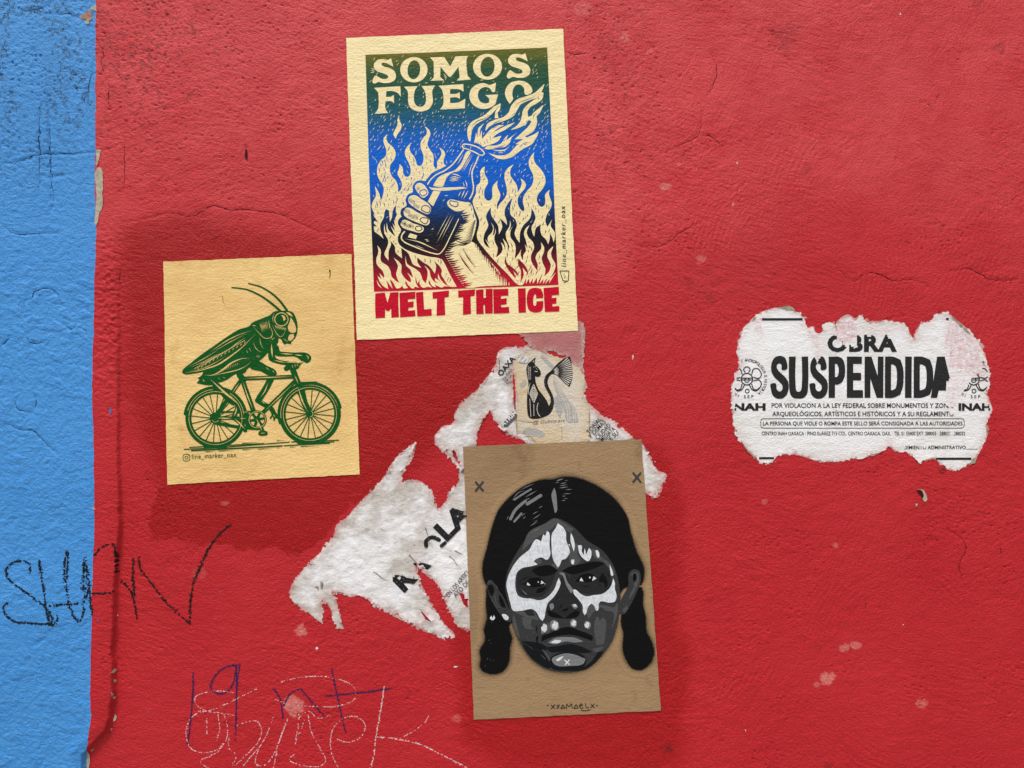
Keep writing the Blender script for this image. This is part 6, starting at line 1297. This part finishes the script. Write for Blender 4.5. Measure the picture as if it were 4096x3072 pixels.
for i, q in enumerate(([(530, 425), (440, 415), (330, 430), (285, 460), (300, 510), (390, 550), (460, 560), (490, 640), (480, 730), (420, 790), (330, 805), (260, 780), (230, 700), (240, 620), (290, 560), (400, 535), (520, 480), (680, 400)], [(360, 590), (360, 690)], [(540, 640), (620, 610), (680, 610), (705, 660), (690, 730), (600, 830), (520, 904)], [(500, 700), (500, 780), (545, 820), (520, 890)], [(780, 580), (740, 690), (680, 800), (670, 880), (720, 890), (790, 800), (830, 690), (870, 590)],
    [(940, 560), (935, 650), (915, 750)], [(870, 600), (820, 730), (790, 850), (780, 900)], [(1000, 570), (1020, 680), (1080, 790), (1110, 860), (1080, 890), (950, 885), (880, 850), (910, 820)], [(935, 590), (1000, 545), (1060, 590), (1140, 570)], [(820, 360), (950, 330), (1100, 325), (1240, 360), (1300, 410), (1290, 470), (1200, 510), (1050, 515), (870, 500), (790, 470)], [(1180, 720), (1260, 740), (1340, 700), (1360, 630), (1310, 580), (1220, 590), (1160, 650), (1140, 740), (1150, 820), (1190, 900)],
    [(1480, 390), (1460, 530), (1430, 700), (1410, 850), (1395, 904)], [(1430, 705), (1540, 715), (1700, 750), (1850, 820), (1950, 870), (2010, 904)], [(1590, 710), (1680, 660), (1740, 610), (1765, 570)], [(430, 560), (440, 660), (420, 740)], [(480, 560), (530, 570)], [(380, 830), (320, 860), (370, 904)], [(480, 730), (430, 800), (360, 835)], [(320, 540), (280, 570)], [(700, 760), (640, 830), (590, 890)], [(975, 600), (955, 660), (935, 700), (918, 755)])):
    k.flecks(Y6(q), 6.0 if i not in (11, 12) else 8, 0.36 if i not in (11, 12) else 0.7, 2.6, -0.05, seed=80 + i)
k.build('chalk_scrawl', M_CHALK, red_wall, 'pale pinkish chalk scrawl low on the red wall', 'stuff')

M_CRKR = plain_mat('crack_red', lin(66, 14, 16), 0.9); M_CRKB = plain_mat('crack_blue', lin(34, 58, 86), 0.9)  # dark strokes put the shade of the crack depths into colour
for cs, m_, par in ((CRACKS_RED, M_CRKR, red_wall), (CRACKS_BLUE, M_CRKB, blue_wall)):
    for c in cs:
        P_, L_ = resample(smooth(c, False, 4, 170), 7)
        w_ = [(x + 5 * float(fbm(np.array([x / 14.]), np.array([y / 14.]), 61, 2)[0]), y + 5 * float(fbm(np.array([x / 14.]), np.array([y / 14.]), 62, 2)[0])) for x, y in P_]
        k = Ink(0.00025, True, 0); k.stroke(w_, 2.6 if par is red_wall else 3.2, taper='both', sm=False, wob=0.9); k.build('crack', m_, par)
M_BARE = plain_mat('bare_plaster', lin(186, 178, 158), 0.9, lin(150, 144, 128), 150); M_BRICK = plain_mat('bare_brick', lin(176, 140, 124), 0.9, lin(130, 104, 92), 150)
def patch(name, pts, m_, par, off=0.0004, label=None, sub=4, lat=14):
    p = smooth(pts, True, sub, 80)
    p = [(x + 3.5 * float(fbm(np.array([x / 9.]), np.array([y / 9.]), 7, 2)[0]), y + 3.5 * float(fbm(np.array([x / 9.]), np.array([y / 9.]), 8, 2)[0])) for x, y in p]
    k = Ink(off, True, lat); k.poly(p, False); return k.build(name, m_, par, label)
patch('bare_plaster_patch', Y3([(636, 993), (668, 990), (660, 1050), (648, 1090), (640, 1100), (638, 1050)]), M_BARE, red_wall, 0.0008)
patch('bare_plaster_patch', Y3([(642, 1118), (672, 1112), (682, 1150), (684, 1200), (680, 1260), (684, 1340), (676, 1380), (660, 1420), (648, 1480), (636, 1505), (628, 1480), (630, 1410), (640, 1300)]), M_BARE, red_wall, 0.0009, 'long strip of bare grey plaster where red paint flaked')
patch('bare_brick_patch', Y3([(520, 105), (550, 95), (575, 70), (600, 60), (606, 85), (610, 120), (590, 140), (560, 128), (540, 122)]), M_BRICK, blue_wall, 0.0008, 'chip showing pinkish brick through blue paint')
patch('bare_plaster_patch', Y3([(562, 140), (590, 136), (592, 155), (568, 158)]), M_BARE, blue_wall, 0.0008); patch('bare_plaster_patch', Y3([(600, 50), (634, 30), (638, 70), (622, 66), (606, 60)]), M_BARE, blue_wall, 0.0008)
patch('bare_plaster_patch', Y5([(588, 40), (604, 38), (606, 55), (594, 58)]), M_BARE, blue_wall, 0.0006)
for q in ([(715, 1035), (722, 1045), (718, 1062), (710, 1055)], [(722, 848), (720, 858)], [(716, 1100), (722, 1112), (716, 1125)], [(712, 1170), (716, 1190), (710, 1200)], [(716, 1205), (722, 1215), (714, 1225)], [(714, 1325), (722, 1335), (716, 1365), (708, 1370)], [(732, 700), (736, 712), (730, 720)], [(690, 1410), (698, 1418), (690, 1425)], [(585, 1535), (560, 1550), (572, 1556)], [(540, 1560), (555, 1575), (552, 1659), (538, 1659)]):
    if len(q) > 2: patch('chipped_edge', Y5(q), M_BARE, red_wall, 0.0012, lat=0)
patch('paint_chip', Y8([(1518, 208), (1545, 205), (1565, 225), (1576, 250), (1568, 272), (1552, 262), (1545, 235)]), M_BARE, red_wall, 0.0012, 'small gouge with bare edge below the notice')
patch('paint_chip', Y8([(1518, 208), (1545, 212), (1556, 240), (1548, 250), (1535, 230)]), M_CRKR, red_wall, 0.0014); patch('paint_chip', Y8([(1512, 278), (1525, 280), (1524, 295), (1516, 292)]), M_BARE, red_wall, 0.0012)
patch('nail_hole', OV([(531, 318), (533, 325), (533, 342), (530, 346), (529, 330)]), plain_mat('hole_shade_soot', lin(30, 14, 14)), red_wall, 0.0022, 'small dark slit hole left of the fire poster', lat=0)  # sooty hole, its inner shade painted on as a dark patch
M_WHITE = plain_mat('white_speck', lin(228, 214, 210), 0.8)
for F_, q in ((Y2, [(1745, 380), (1755, 420), (1742, 438), (1735, 420)]), (Y7, [(1632, 60), (1638, 70), (1630, 72)]), (Y7, [(870, 755), (874, 768), (868, 768)]), (Y7, [(1900, 790), (1906, 795), (1898, 797)]), (Y8, [(625, 1458), (632, 1462), (627, 1468)]), (Y8, [(1452, 908), (1458, 912), (1452, 916)]), (Y6, [(1055, 135), (1064, 150), (1056, 160), (1048, 150)]), (Y6, [(1915, 262), (1945, 258), (1950, 264), (1920, 270)]), (Y8, [(155, 58), (161, 62), (156, 68)])):
    patch('paint_speck', F_(q), M_WHITE, red_wall, 0.0005, lat=0)
M_BSPECK = plain_mat('blue_speck', lin(96, 112, 170), 0.8)
for F_, q in ((Y4, [(742, 1040), (748, 1045), (754, 1085), (744, 1090)]), (Y5, [(622, 728), (630, 735), (626, 748)]), (Y5, [(1362, 560), (1370, 568), (1364, 582)]), (Y5, [(912, 1300), (922, 1304), (916, 1312)])):
    patch('paint_speck', F_(q), M_BSPECK, red_wall, 0.0005, lat=0)
COL.objects.unlink(_fo); bpy.data.objects.remove(_fo)
